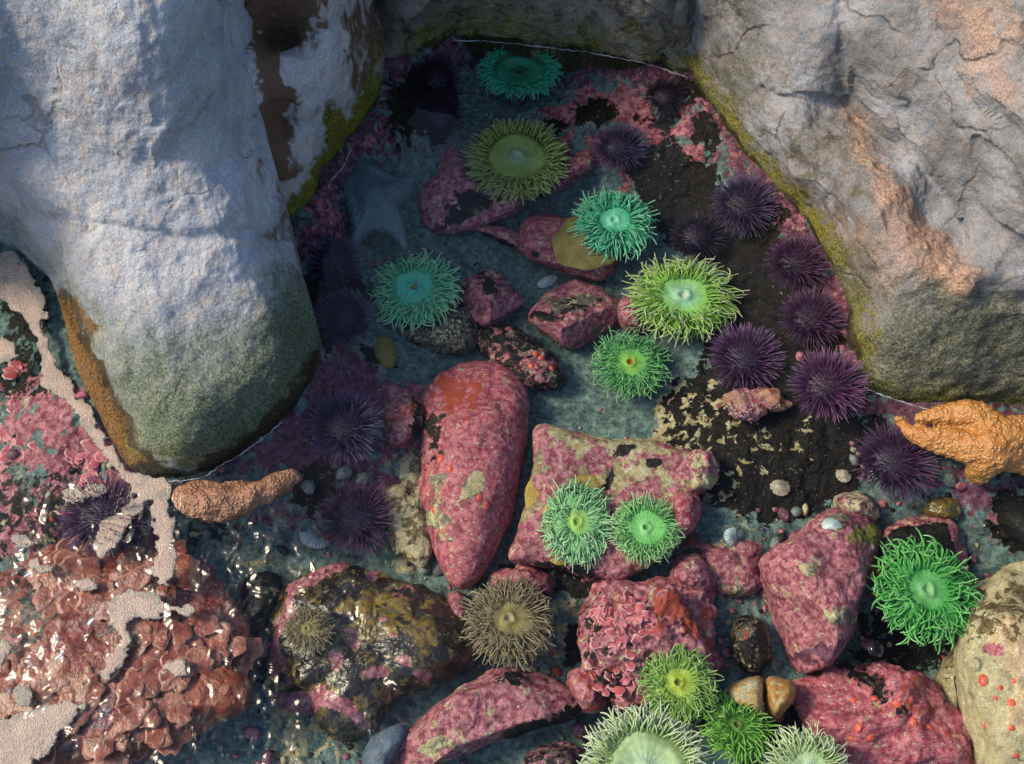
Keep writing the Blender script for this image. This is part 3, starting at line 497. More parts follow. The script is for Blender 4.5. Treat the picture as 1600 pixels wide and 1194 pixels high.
stone('stone', [(968, 470), (990, 462), (1010, 490), (1005, 515), (980, 512), (965, 495)], None, .055, MS, [('pink', .9)], 'small pink stone tucked under the left side of the lime anemone', seed=56, nc=100, nr=26)
stone('stone', [(1450, 782), (1480, 775), (1500, 785), (1500, 805), (1470, 810), (1445, 800)], None, .03, MBR, [('dark', .3), ('sand', .6)], 'small amber brown pebble above the pink rimmed stone', 'pebble', seed=57, nc=100, nr=26)
stone('stone', [(1575, 780), (1620, 775), (1660, 800), (1650, 870), (1600, 850), (1562, 810)], None, .05, MDK, [('dark', .95)], 'black smooth stone at the right edge below the orange sea star', seed=58, nc=110, nr=28, lump=.5)
stone('stone', [(820, 1185), (860, 1165), (905, 1168), (910, 1220), (830, 1225)], None, .06, MS, [('pink', .5), ('lav', .55), ('dark', .4)], 'mauve stone cut by the bottom edge, left of the large pale anemone', seed=59, nc=110, nr=28)
stone('stone', [(565, 1190), (585, 1150), (625, 1130), (640, 1145), (610, 1195), (590, 1225)], None, .055, crust('slate stone', (.07, .10, .15), (.11, .15, .20), pale=.0, bumpd=.001, grain=.25), [], 'smooth slate blue stone wedged at the bottom edge below the wide brown rock', seed=60, nc=110, nr=28, lump=.5)
stone('stone', [(1305, 775), (1345, 770), (1372, 790), (1365, 812), (1320, 800)], None, .05, MYL, [('lav', .45), ('pink', .35)], 'pale mauve stone behind the top of the big rose pink stone', seed=61, nc=110, nr=28)
stone('stone', [(1530, 1000), (1505, 1020), (1490, 1060), (1500, 1130), (1480, 1120), (1462, 1070), (1475, 1040), (1500, 1000)], None, .05, MYL, [('dark', .3), ('sand', .6)], 'narrow ochre stone left of the tall cream yellow rock', seed=62, nc=110, nr=28)

# orange cracked stone: two halves of one stone
om = crust('orange stone', (.50, .20, .03), (.45, .26, .08), pale=.3, bumpd=.0015, over=dict(pale=(.6, .5, .32), sandA=(.5, .4, .2)))
ro = empty('split_stone', P(1190, 1090, fz(1190, 1090)), label='bright orange stone cracked in two halves above the dark green anemone', cat='stone')
for ol, sd_ in (([(1135, 1075), (1160, 1062), (1190, 1060), (1194, 1095), (1192, 1118), (1160, 1110), (1134, 1098)], 63), ([(1198, 1060), (1225, 1060), (1243, 1070), (1238, 1095), (1215, 1122), (1200, 1105)], 64)):
    h = stone('half', ol, fz(1190, 1090), .07, om, [('sand', .35 if sd_ == 64 else .52)], None, None, seed=sd_, nc=110, nr=28, lump=.6, pw=5); h.location -= ro.location; h.parent = ro

# ledge of coral crust under the round purple urchin
stone('crust', [(1128, 618), (1165, 608), (1205, 605), (1222, 620), (1235, 632), (1220, 645), (1200, 635), (1190, 648), (1150, 655), (1135, 640)], -.05, .022, crust('coral crust', (.40, .14, .10), (.5, .28, .2), pale=.5, bumpd=.004), [('pink', .5), ('red', .3)], 'ragged coral pink crust right under the round purple urchin', 'crust', seed=66, lump=2.2, nc=180)

# red polyps as parts of their stones
redm = NB('red spot'); redm.geo(); redm.princ(redm.mix(redm.rng(redm.noise(400, 3), .35, .65), (.50, .05, .03), (.62, .14, .08)), .45, None, .4); redm = redm.m
def dome_mesh(n=14, m=5):
    V = [(0, 0, .42)]; F = []
    for i in range(1, m+1):
        a = i/m; V += [(a*math.cos(2*math.pi*j/n)*(1+.08*math.sin(3*j)), a*math.sin(2*math.pi*j/n), .42*(1-a**2.4)-.03*(i == m)) for j in range(n)]
    F = [(0, 1+j, 1+(j+1) % n) for j in range(n)]
    for i in range(m-1): F += [(1+i*n+j, 1+(i+1)*n+j, 1+(i+1)*n+(j+1) % n, 1+i*n+(j+1) % n) for j in range(n)]
    me = bpy.data.meshes.new('red_spot'); me.from_pydata(V, [], F); me.materials.append(redm)
    for p_ in me.polygons: p_.use_smooth = True
    return me
DM = dome_mesh()
def spots(st, pts):
    for u, v, r in pts:
        p_, n_ = top_at(st, u, v); o = bpy.data.objects.new('red_spot', DM); link(o, st)
        k = r*mpp(v, p_[2]); o.location = Vector(p_)-st.location; o.rotation_euler = Vector(n_).to_track_quat('Z', 'Y').to_euler(); o.scale = (k*random.uniform(.85, 1.15), k*random.uniform(.75, 1), k*.9)
spots(egg, [(687, 716, 9), (702, 733, 6), (664, 730, 5), (662, 745, 4), (664, 762, 5), (661, 782, 5), (677, 798, 5), (690, 834, 5), (749, 777, 6), (761, 789, 7), (665, 637, 5)])
spots(s16, [(1537, 1062, 9), (1563, 1075, 6), (1583, 1065, 5), (1581, 1098, 7), (1557, 1090, 4), (1538, 1134, 5), (1583, 1135, 6), (1587, 1180, 6)])
spots(s15, [(1402, 1104, 8), (1421, 1098, 8), (1345, 1142, 7), (1366, 1165, 9), (1330, 1078, 6), (1428, 1127, 7), (1455, 1135, 6), (1365, 1080, 5), (1335, 1165, 5)])
spots(s8, [(838, 553, 6), (848, 560, 5), (830, 572, 5), (860, 575, 5)])

# ------------------------------------------------------------------ loose grit and rubble between the stones
def grit(name, n, rr, seed, label, mat, dens=None):
    rg = np.random.default_rng(seed); ico = bmesh.new(); bmesh.ops.create_icosphere(ico, subdivisions=2, radius=1); base = np.array([v.co[:] for v in ico.verts]); fc = np.array([[v.index for v in f.verts] for f in ico.faces]); ico.free()
    Vs, Fs, M1, M2 = [], [], [], []; c = 0; off = 0
    while c < n:
        u = rg.uniform(-20, 1620); v = rg.uniform(60, 1200)
        if dens is not None and rg.uniform() > dens(u, v): continue
        c += 1; z = fzz(u, v); r_ = rr[0]*(rr[1]/rr[0])**(rg.uniform()**1.7)*k; p_ = base*np.array([1, rg.uniform(.55, 1), rg.uniform(.35, .7)])
        p_ = p_*(1+.28*fbm(base+c*7.1, 1.3, 2, 3))[:, None]; e = np.array(Euler((rg.uniform(-.4, .4), rg.uniform(-.4, .4), rg.uniform(0, 6))).to_matrix()); p_ = p_@e.T*r_+P(u, v, z+r_*.2)
        Vs.append(p_); Fs.append(fc+off); off += len(base); a = np.zeros((len(base), 3)); b_ = a.copy(); t = rg.uniform()
        if t < .32: a[:, 0] = 1
        elif t < .5: a[:, 1] = 1
        elif t < .62: a[:, 2] = 1
        elif t < .75: b_[:, 1] = 1
        elif t < .8: b_[:, 0] = 1
        M1.append(a); M2.append(b_)
    V = np.vstack(Vs); org = V.mean(0); org[2] = V[:, 2].min()
    o = bpy.data.objects.new(name, mesh_np(name, V-org, np.vstack(Fs), mat, dict(m1=np.vstack(M1), m2=np.vstack(M2)))); o.location = org; link(o); return props(o, label, 'gravel', kind='stuff')
MG = crust('grit', (.10, .12, .11), (.22, .24, .22), pale=.3, bumpd=.001, sc=1.5)
def dn(u, v):
    d = .12+.88*(v > 680); d *= .06 if (1010 < u < 1330 and 230 < v < 790) else 1; d *= 0.15 if (u < 260 and v > 820) or (260 < u < 480 and 780 < v < 960) else 1
    return min(1, d+.5*(abs(u-640) < 60 and 600 < v < 900))
grit('gravel', 1500, (1.6, 6), 5, 'fine mixed grit and broken shell lying between the pool stones', MG, dn)
grit('rubble', 260, (6, 17), 6, 'small pink, brown and grey rubble wedged between the larger pool stones', MG, lambda u, v: (v > 700)*dn(u, v)+.05)

# ------------------------------------------------------------------ anemones
def tube(path, rad, ns=6, cap=True):
    path = np.array(path, float); n = len(path); V = []; t = np.gradient(path, axis=0); t /= np.linalg.norm(t, axis=1, keepdims=True)+1e-12
    up = np.array([0, 1.0, 0]) if abs(t[0][1]) < .9 else np.array([1.0, 0, 0]); x = np.cross(up, t[0])
    for i in range(n):
        x = x-t[i]*(x@t[i]); x /= np.linalg.norm(x)+1e-12; y = np.cross(t[i], x)
        for k in range(ns):
            a = 2*math.pi*k/ns; V.append(path[i]+rad[i]*(x*math.cos(a)+y*math.sin(a)))
    F = grid_faces(n, ns, True)
    V.append(path[-1]+t[-1]*rad[-1]*.5); tip = len(V)-1
    T = [(tip-ns+k, tip-ns+(k+1) % ns, tip, tip) for k in range(ns)]
    return np.array(V), F, T
def tentacle_proto(mat, curl, thick, wob, seed, ns=6, nseg=9):
    r = random.Random(seed); p = np.zeros(3); path = [p.copy()]; a = 0; b = 0; st = 1/nseg
    sgn = r.choice((1, 1, 1, -1))
    for i in range(nseg):
        a += curl*st*(.4+1.4*i/nseg)*sgn; b += r.uniform(-wob, wob)*st*3
        p = p+st*np.array([math.sin(a), math.sin(b)*math.cos(a), math.cos(a)*math.cos(b)]); path.append(p.copy())
    rad = [thick*(1-.55*(i/nseg)**1.1)*(1 if i < nseg else .6) for i in range(nseg+1)]
    V, F, T = tube(path, rad, ns); me = bpy.data.meshes.new('tentacle')
    me.from_pydata(V.tolist(), [], F.tolist()+[t[:3] for t in T]); me.materials.append(mat)
    for q in me.polygons: q.use_smooth = True
    at = me.attributes.new('along', 'FLOAT', 'POINT'); al = np.r_[np.repeat(np.linspace(0, 1, nseg+1), ns), 1]; at.data.foreach_set('value', al.astype(np.float32))
    return me
def tent_mat(name, c0, c1, tip, rough=.35, sss=.12):
    b = NB(name); b.geo(); at = b.n('Attribute', attribute_name='along')
    oi = b.n('ObjectInfo')
    col = b.mix(b.rng(at.outputs['Fac'], 0, .5), c0, tuple(min(1, x*1.15) for x in c1)); col = b.mix(b.rng(at.outputs['Fac'], .5, 1.0), col, tuple(min(1, x*1.12) for x in tip))
    col = b.mix(.6, col, b.mix(b.rng(b.noise(170, 3), .3, .7), (.7, .7, .7), (1.25, 1.25, 1.25)), 'MULTIPLY')
    p = b.princ(col, rough, None, .35); tr = b.n('BsdfTranslucent'); b.l(col, tr.inputs[0]); mx = b.n('MixShader'); mx.inputs[0].default_value = .15
    b.l(p.outputs[0], mx.inputs[1]); b.l(tr.outputs[0], mx.inputs[2]); b.l(mx.outputs[0], b.out.inputs[0]); return b.m
def disc_mat(name, cen, mid, rim, mouth):
    b = NB(name); b.geo(); at = b.n('Attribute', attribute_name='rad'); an = b.n('Attribute', attribute_name='ang')
    col = b.mix(b.rng(at.outputs['Fac'], .10, .55), cen, mid); col = b.mix(b.rng(at.outputs['Fac'], .55, 1), col, rim)
    st = b.math('SINE', b.math('MULTIPLY', an.outputs['Fac'], 44)); col = b.mix(b.math('MULTIPLY', b.rng(st, .2, 1), .16), col, tuple(min(1, x*1.35+.03) for x in rim))
    nz = b.noise(150, 4, .6); col = b.mix(.6, col, b.mix(b.rng(nz, .3, .7), (.72, .72, .72), (1.22, 1.22, 1.22)), 'MULTIPLY')
    mf = b.rng(b.math('ADD', at.outputs['Fac'], b.math('MULTIPLY', b.math('SUBTRACT', nz, .5), .25)), .07, .16); col = b.mix(mf, mouth, col)
    h = b.math('ADD', b.math('MULTIPLY', st, .12), nz); b.princ(col, .45, b.bump(h, .7, .0012), .3); return b.m
def col_mat(name, A, B):
    b = NB(name); b.geo(); col = b.mix(b.rng(b.noise(45, 5, .6), .35, .65), A, B); v = b.n('TexVoronoi'); v.inputs['Scale'].default_value = 420; b.l(b.pos, v.inputs['Vector'])
    b.princ(col, .5, b.bump(v.outputs['Distance'], .5, .0012), .3); return b.m
COL_OL = col_mat('olive foot', (.15, .12, .025), (.24, .19, .05)); COL_MU = col_mat('mustard foot', (.30, .19, .03), (.36, .25, .06)); COL_GN = col_mat('green foot', (.05, .16, .08), (.12, .28, .14)); COL_PL = col_mat('pale aqua foot', (.24, .36, .30), (.33, .45, .36))
def anemone(u, v, z, rx, pal, label, disc=.42, tl=.40, tilt=(0, 0), foot=None, hgt=.03, colm=COL_OL, thick=.055, sq=1.0, curl=1.2, n0=34, spread=1.0, seed=0, wob=1.0, dense=5, group='green anemones in the tide pool', footr=.62, dome=0, parts=True):
    rnd = random.Random(seed+100)
    k = mpp(v, z); Rr = rx*k*1.10; Cw = Vector(P(u, v, z))
    rot = Euler((R(tilt[1]), R(tilt[0]), 0)).to_matrix()
    fu, fv = foot if foot else (u, v+0)
    base = Cw-rot@Vector((0, 0, hgt)) if not foot else Vector(P(fu, fv, z-hgt))
    root = empty('sea_anemone', base, label=label, cat='sea anemone', group=group)
    top = Cw-base
    M0 = Matrix.Translation(top)@rot.to_4x4()@Matrix.Diagonal((1, sq, 1, 1))
    # foot column: rings from base to disc underside
    nr, nc = 16, 56; V = []
    for i in range(nr):
        t = i/(nr-1); rr = Rr*(footr*(1-t)**.6*.95+.52*t**.5*.9) if t < .95 else Rr*.60
        rr = Rr*(footr+(.56-footr)*sst(t, 0, .6)+.02*sst(t, .6, 1)-.05*math.sin(math.pi*t))
        cpt = top*t*.80
        for j in range(nc):
            a = 2*math.pi*j/nc; w_ = 1+.05*math.sin(3*a+seed)+.03*math.sin(7*a+seed*2)*(1-t)
            q = Vector((math.cos(a)*rr*w_, math.sin(a)*rr*w_*sq, 0)); q = (rot@q)*t+q*(1-t); V.append(cpt+q)
    me = mesh_np('foot', np.array([tuple(x) for x in V]), grid_faces(nr, nc, True)[:, ::-1], colm); link(bpy.data.objects.new('foot', me), root)
    # oral disc
    thick = thick*1.42; rx = rx; disc = disc*.92; tl = tl*.80
    nr, nc = 30, 88; s = np.linspace(0, 1, nr)[:, None]; a = np.linspace(0, 2*math.pi, nc, endpoint=False)[None]
    Rd = Rr*.66; rr = Rd*s*(1+.05*np.sin(3*a+seed)+.03*np.sin(5*a+seed*1.7))
    zz = Rr*(.10*np.sin(np.clip(s*1.3, 0, 1)*math.pi/2)*-1*(1-s)+.0)+Rr*(.035*np.exp(-((s-.15)/.07)**2)-.06*np.exp(-(s/.08)**2)+.10*s**2*(1-s)*2 - .55*np.clip(s-.62, 0, 1)**1.3) + Rr*dome*(1-s**2)
    zz = zz+Rr*.03*np.sin(4*a+seed)*s+Rr*.012*np.sin(a*44)*s*np.clip(1.3-s, 0, 1)
    X = rr*np.cos(a)*(1+.0*s); Y = rr*np.sin(a); X = X*(1+.6*np.exp(-(s/.1)**2)*0)
    D = np.stack([X, Y, zz+0*a], -1).reshape(-1, 3); D = np.c_[D, np.ones(len(D))]@np.array(M0).T
    me = mesh_np('oral_disc', D[:, :3], grid_faces(nr, nc, True), pal[1], attrs=dict(rad=(s+0*a).ravel(), ang=(a/2+0*s).ravel())); link(bpy.data.objects.new('oral_disc', me), root)
    # tentacles
    protos = pal.setdefault_protos(thick, curl, wob) if hasattr(pal, 'setdefault_protos') else protos_for(pal[0], thick, curl, wob)
    items = []
    for ring in range(dense):
        f = ring/(dense-1); rad = disc+(.66-disc)*f; cnt = int(n0*1.55*(.9+.35*f)*rad/.5)
        for i in range(cnt):
            a_ = 2*math.pi*(i+.5*(ring % 2)+rnd.uniform(-.35, .35))/cnt; rj = Rr*(rad+rnd.uniform(-.02, .02))
            lean = (R(52)+R(46)*f)*spread+R(rnd.uniform(-14, 14)); L = Rr*tl*(.92+.22*f)*rnd.uniform(.8, 1.12)
            out = Vector((math.cos(a_), math.sin(a_), 0)); sw = Vector((-out.y, out.x, 0))*rnd.uniform(-.3, .3)
            dz = (out*math.sin(lean)+Vector((0, 0, math.cos(lean)))+sw).normalized()
            bx = (Vector((0, 0, -1)) if f > .3 else out); bx = (bx-dz*bx.dot(dz)).normalized(); by = dz.cross(bx)
            m3 = Matrix((bx, by, dz)).transposed()@Matrix.Rotation(rnd.gauss(0, .8), 3, 'Z')
            pos = Vector((out.x*rj, out.y*rj, Rr*(-.0-.07*f+dome*(1-(rad/.66)**2))))
            items.append((f, M0@(Matrix.Translation(pos)@m3.to_4x4()@Matrix.Scale(L, 4)), rnd.choice(protos), L))
    items.sort(key=lambda t: -t[3])
    npart = 100 if parts else 0
    rest = items[npart:]
    for f, M, me, L in items[:npart]:
        o = bpy.data.objects.new('tentacle', me); link(o, root); o.matrix_local = M
    join_instances('tentacles', [(M, me) for f, M, me, L in rest], root, pal[0], kind='stuff' if parts else None)
    return root
def join_instances(name, lst, root, mat, kind=None):
    if not lst: return
    Vs, Fs, A, off = [], [], [], 0
    cache = {}
    for M, me in lst:
        if me.name not in cache:
            co = np.empty(len(me.vertices)*3); me.vertices.foreach_get('co', co); co = np.c_[co.reshape(-1, 3), np.ones(len(co)//3)]
            fs = [tuple(p_.vertices) for p_ in me.polygons]; fs = np.array([q if len(q) == 4 else (*q, q[2]) for q in fs]); al = np.empty(len(co)); 
            me.attributes['along'].data.foreach_get('value', al); cache[me.name] = (co, fs, al)
        co, fs, al = cache[me.name]; Vs.append((co@np.array(M).T)[:, :3]); Fs.append(fs+off); A.append(al); off += len(co)
    V = np.vstack(Vs); F = np.vstack(Fs)
    me = bpy.data.meshes.new(name); me.from_pydata(V.tolist(), [], [tuple(q) if q[2] != q[3] else tuple(q[:3]) for q in F.tolist()])
    me.polygons.foreach_set('use_smooth', np.ones(len(me.polygons), bool))
    at = me.attributes.new('along', 'FLOAT', 'POINT'); at.data.foreach_set('value', np.concatenate(A).astype(np.float32)); me.materials.append(mat)
    o = bpy.data.objects.new(name, me); link(o, root); return props(o, kind=kind)
_PR = {}
def protos_for(mat, thick, curl, wob):
    k = (mat.name, thick, curl, wob)
    if k not in _PR: _PR[k] = [tentacle_proto(mat, curl*(.3+.25*i), thick*(.85+.05*(i % 4)), wob, i) for i in range(7)]
    return _PR[k]
def pal(name, t0, t1, tip, cen, mid, rim, mouth):
    mid = tuple(.45*a+.3*b_+.25*c for a, b_, c in zip(mid, t0, t1)); rim = tuple(.8*a for a in t0)
    return (tent_mat(name+' tentacle', t0, t1, tip), disc_mat(name+' disc', cen, mid, rim, mouth))
P_EM = pal('emerald', (.01, .25, .13), (.03, .42, .24), (.10, .50, .34), (.02, .08, .05), (.03, .11, .07), (.03, .34, .19), (.01, .03, .02))
P_OL = pal('olive', (.18, .25, .05), (.24, .30, .08), (.30, .36, .18), (.20, .29, .14), (.17, .27, .08), (.21, .28, .05), (.26, .40, .30))
P_MI = pal('mint', (.03, .28, .14), (.11, .46, .26), (.30, .58, .40), (.20, .62, .40), (.08, .48, .25), (.06, .42, .18), (.30, .65, .40))
P_AQ = pal('aqua', (.06, .38, .22), (.20, .55, .28), (.45, .62, .42), (.06, .42, .34), (.07, .44, .34), (.10, .46, .26), (.22, .20, .10))
P_LI = pal('lime', (.18, .38, .03), (.30, .46, .11), (.52, .50, .40), (.25, .46, .33), (.20, .48, .20), (.20, .46, .03), (.48, .55, .42))
P_GR = pal('green', (.05, .24, .06), (.13, .36, .13), (.32, .50, .28), (.20, .38, .05), (.14, .36, .07), (.07, .36, .06), (.28, .10, .01))
P_PG = pal('pale green', (.14, .36, .14), (.28, .50, .27), (.52, .64, .46), (.28, .45, .08), (.16, .40, .12), (.15, .42, .12), (.22, .36, .08))
P_G2 = pal('grass green', (.09, .33, .07), (.22, .46, .17), (.48, .60, .38), (.22, .52, .18), (.17, .50, .14), (.12, .45, .08), (.12, .34, .10))
P_TN = pal('tan', (.15, .12, .06), (.24, .19, .11), (.34, .28, .19), (.20, .16, .04), (.17, .15, .04), (.16, .13, .05), (.34, .28, .18))
P_VG = pal('vivid green', (.035, .24, .04), (.10, .37, .085), (.26, .50, .22), (.14, .36, .13), (.08, .31, .08), (.05, .26, .05), (.20, .44, .20))
P_YG = pal('yellow green', (.16, .30, .05), (.26, .40, .11), (.42, .52, .28), (.36, .42, .04), (.30, .40, .04), (.26, .40, .04), (.14, .16, .03))
P_DG = pal('leaf green', (.07, .25, .03), (.16, .36, .05), (.32, .45, .14), (.12, .22, .04), (.12, .25, .04), (.12, .28, .04), (.1, .1, .02))
P_PA = pal('pale cream green', (.30, .42, .14), (.46, .54, .32), (.60, .62, .48), (.36, .48, .34), (.36, .48, .28), (.33, .46, .10), (.40, .45, .25))

anemone(812, 106, -.035, 66, P_EM, 'emerald anemone with a dark sunken disc against the top waterline', sq=.76, disc=.6, tl=.36, tilt=(0, 6), hgt=.03, dome=-.12, seed=1, n0=42, curl=.8)
anemone(808, 243, -.045, 86, P_OL, 'broad dull olive anemone with a wide flat disc in the upper pool', disc=.52, tl=.30, hgt=.04, seed=2, n0=46, curl=.7, sq=.98, thick=.06)
anemone(960, 343, -.05, 66, P_MI, 'bright mint green anemone leaning over its olive foot', disc=.36, tl=.42, hgt=.022, foot=(915, 380), seed=3, n0=40, footr=.72, curl=1.3, thick=.05)
anemone(647, 448, -.06, 72, P_AQ, 'aqua centred pale green anemone near the left boulder', disc=.40, tl=.40, hgt=.03, foot=(662, 470), seed=4, n0=42, thick=.042, curl=1.6)
anemone(1068, 460, -.05, 90, P_LI, 'large lime anemone with a pale blue disc and long thin tentacles', disc=.40, tl=.42, hgt=.045, foot=(1050, 475), seed=5, n0=46, thick=.032, curl=1.3, sq=.86)
anemone(985, 565, -.07, 64, P_GR, 'green anemone with an orange brown mouth below the large lime anemone', disc=.36, tl=.42, hgt=.035, foot=(990, 580), seed=6, n0=38, thick=.036, curl=1.9, wob=1.6)
anemone(902, 815, -.04, 62, P_PG, 'pale crinkled green anemone, left of the pair on the flat slab', disc=.28, tl=.36, hgt=.02, foot=(884, 798), seed=7, n0=44, thick=.05, curl=1.9, sq=1.28, colm=COL_MU, footr=.98, wob=1.6)
anemone(1010, 824, -.035, 60, P_G2, 'rounder grass green anemone, right of the pair on the flat slab', disc=.46, tl=.36, hgt=.03, seed=8, n0=44, thick=.042, curl=1.5, colm=COL_GN)
anemone(795, 966, -.05, 76, P_TN, 'tan brown feathery anemone at the tip of the large raspberry pink stone', disc=.34, tl=.36, hgt=.045, seed=9, n0=46, thick=.04, curl=1.2, group='brown anemones in the tide pool')
anemone(480, 982, -.03, 40, P_TN, 'small pale tan anemone on the wide dark brown rock', disc=.30, tl=.44, hgt=.015, seed=10, n0=32, thick=.04, curl=1.0, group='brown anemones in the tide pool')
anemone(1450, 920, -.028, 88, P_VG, 'vivid green shaggy anemone, farthest right in the pool', disc=.34, tl=.42, hgt=.04, foot=(1428, 888), seed=11, n0=42, thick=.04, curl=1.6, sq=1.05, colm=COL_MU, wob=1.5)
anemone(1060, 1066, -.02, 68, P_YG, 'yellow green anemone in front of the rugged pink stone', disc=.34, tl=.38, hgt=.05, seed=12, n0=44, thick=.042, curl=1.8, colm=COL_GN, wob=1.5)
anemone(1152, 1132, -.035, 62, P_DG, 'leaf green anemone tipped sideways below the cracked orange stone', disc=.26, tl=.48, tilt=(14, -18), hgt=.05, seed=13, n0=34, thick=.05, curl=1.5, colm=COL_PL, wob=1.6)
anemone(1010, 1205, -.02, 108, P_PA, 'large pale cream green anemone cut by the bottom edge', disc=.56, tl=.36, hgt=.05, seed=14, n0=46, thick=.04, curl=.9, colm=COL_PL)
anemone(1265, 1205, -.03, 72, P_PA, 'small pale anemone cut by the bottom edge beside the raspberry pink rock', disc=.40, tl=.40, hgt=.04, seed=15, n0=36, thick=.04, curl=1.0, colm=COL_PL)
# closed anemone: a smooth olive bun
stone('closed_anemone', [(580, 535), (598, 522), (615, 535), (620, 560), (610, 578), (592, 570), (580, 555)], None, .02, COL_OL, [], 'small closed olive anemone left of the dark barnacled stone', 'sea anemone', seed=90, lump=.3, nc=90, nr=24)

# ------------------------------------------------------------------ urchins
def spine_mat(name, base, mid, tip):
    b = NB(name); b.geo(); at = b.n('Attribute', attribute_name='along'); col = b.mix(b.rng(at.outputs['Fac'], 0, .5), base, mid); col = b.mix(b.rng(at.outputs['Fac'], .5, 1), col, tip)
    b.princ(col, .38, None, .45); return b.m
bt = NB('urchin shell'); bt.geo(); bt.princ(bt.mix(bt.rng(bt.noise(500, 3), .35, .65), (.012, .006, .016), (.06, .03, .07)), .5, bt.bump(bt.noise(600, 3), .8, .001), .4); bt = bt.m
SPM = [spine_mat('blue violet spine', (.014, .008, .025), (.05, .03, .09), (.16, .12, .25)), spine_mat('purple spine', (.022, .008, .028), (.085, .028, .095), (.24, .13, .25)), spine_mat('near black spine', (.008, .005, .010), (.02, .012, .03), (.05, .03, .06)), spine_mat('plum spine', (.025, .008, .026), (.065, .022, .07), (.18, .085, .18))]
def spine_proto(mat, i):
    n = 5; bend = .03*(i-1.5); path = [(bend*(t/n)**2, 0, t/n) for t in range(n+1)]
    V, F, T = tube(path, [.026*(1-.62*t/n) for t in range(n+1)], 5); me = bpy.data.meshes.new('spine')
    me.from_pydata(V.tolist(), [], F.tolist()+[t[:3] for t in T]); me.materials.append(mat)
    for q in me.polygons: q.use_smooth = True
    at = me.attributes.new('along', 'FLOAT', 'POINT'); at.data.foreach_set('value', np.r_[np.repeat(np.linspace(0, 1, n+1), 5), 1].astype(np.float32)); return me
SPP = [[spine_proto(m, i) for i in range(4)] for m in SPM]
def uv_ball(name, r, sz, mat, ns=28, nr=16):
    t = np.linspace(0, math.pi, nr)[:, None]; a = np.linspace(0, 2*math.pi, ns, endpoint=False)[None]
    V = np.stack([r*np.sin(t)*np.cos(a), r*np.sin(t)*np.sin(a), r*sz*np.cos(t)+0*a], -1).reshape(-1, 3)
    return mesh_np(name, V, grid_faces(nr, ns, True), mat)
def urchin(u, v, rad, kind, label, dz=0, lean=(0, 0), seed=0, parts=True, sy=1.0, n=430, z=None):
    rnd = random.Random(seed+500); zf = (fz(u, v) if z is None else z); k = mpp(v, zf); Rr = rad*k; rb = Rr*.56
    c = Vector(P(u, v, zf+rb*.65+dz)); root = empty('sea_urchin', c-Vector((0, 0, rb*.6)), label=label, cat='sea urchin', group='purple sea urchins along the pool walls')
    up = Vector((0, 0, rb*.6)); q = Euler((R(lean[1]), R(lean[0]), rnd.uniform(0, 6))).to_matrix()
    o = bpy.data.objects.new('shell', uv_ball('shell', rb, .62, bt)); link(o, root); o.location = up
    items = []
    for i in range(n):
        zc = 1-1.25*(i+.5)/n; ph = i*2.39996+rnd.uniform(-.15, .15); rr = math.sqrt(max(0, 1-zc*zc))
        d0 = Vector((rr*math.cos(ph), rr*math.sin(ph), zc)); pos = Vector((d0.x*rb, d0.y*rb*sy, d0.z*rb*.62))
        d = Vector((d0.x, d0.y, d0.z*1.15+.02))+Vector((rnd.gauss(0, .13), rnd.gauss(0, .13), rnd.gauss(0, .13))); d = (q@d).normalized(); pos = q@pos
        L = Rr*(.46 if d0.z < .8 else .36)*rnd.uniform(.72, 1.12)
        m = Matrix.Translation(up+pos*.96)@d.to_track_quat('Z', 'X').to_matrix().to_4x4()@Matrix.Rotation(rnd.uniform(0, 6), 4, 'Z')@Matrix.Scale(L, 4)@Matrix.Diagonal((1.25, 1.25, 1, 1))
        items.append((-(d.z*.3+math.hypot(d.x, d.y)*.7)-.5*(-d.y)*.3, m, rnd.choice(SPP[kind])))
    if parts:
        items.sort(key=lambda t: t[0])
        for _, m, me in items[:100]:
            o = bpy.data.objects.new('spine', me); link(o, root); o.matrix_local = m
        join_instances('spines', [(m, me) for _, m, me in items[100:]], root, SPM[kind], 'stuff')
    else: join_instances('spines', [(m, me) for _, m, me in items], root, SPM[kind])
    return root
UR = [(680, 122, 42, 2, 'nearly black urchin, upper of two in the dark top left corner of the pool'), (684, 182, 44, 2, 'nearly black urchin, lower of two in the dark top left corner of the pool'),
 (1040, 152, 36, 2, 'small dusky urchin under the back wall, right of the emerald anemone'), (968, 231, 47, 0, 'blue violet urchin right of the broad olive anemone'),
 (1163, 320, 56, 0, 'dark violet urchin against the mossy wall, highest of the right hand row'), (1090, 372, 48, 2, 'faint blackish urchin in the dark hollow above the lime anemone'),
 (1245, 412, 54, 3, 'deep purple urchin, second from the top along the right wall'), (1268, 498, 54, 3, 'deep purple urchin, third from the top along the right wall'),
 (1165, 561, 62, 1, 'round purple urchin sitting on the coral pink crust'), (1294, 602, 64, 1, 'bright purple urchin beside the yellow moss corner of the right boulder'),
 (1398, 722, 68, 3, 'spiky purple urchin just left of the orange sea star'), (524, 412, 50, 0, 'dark blue violet urchin, upper of two hugging the left boulder'),
 (536, 498, 52, 0, 'dark blue violet urchin, lower of two hugging the left boulder'), (537, 668, 64, 0, 'blue purple urchin right of the mossy tip of the left boulder'),
 (558, 808, 66, 3, 'plum urchin just above the wide brown rock'), (165, 808, 74, 1, 'purple urchin under pale glare at the left edge of the reef rock')]
for i, (u, v, r_, kd, lb) in enumerate(UR):
    urchin(u, v, r_, kd, lb, seed=i, parts=kd != 2, dz={9: .01, 10: 0.0}.get(i, 0), lean=(0, -10 if v < 420 else 0), z=-.045 if i == 15 else None)

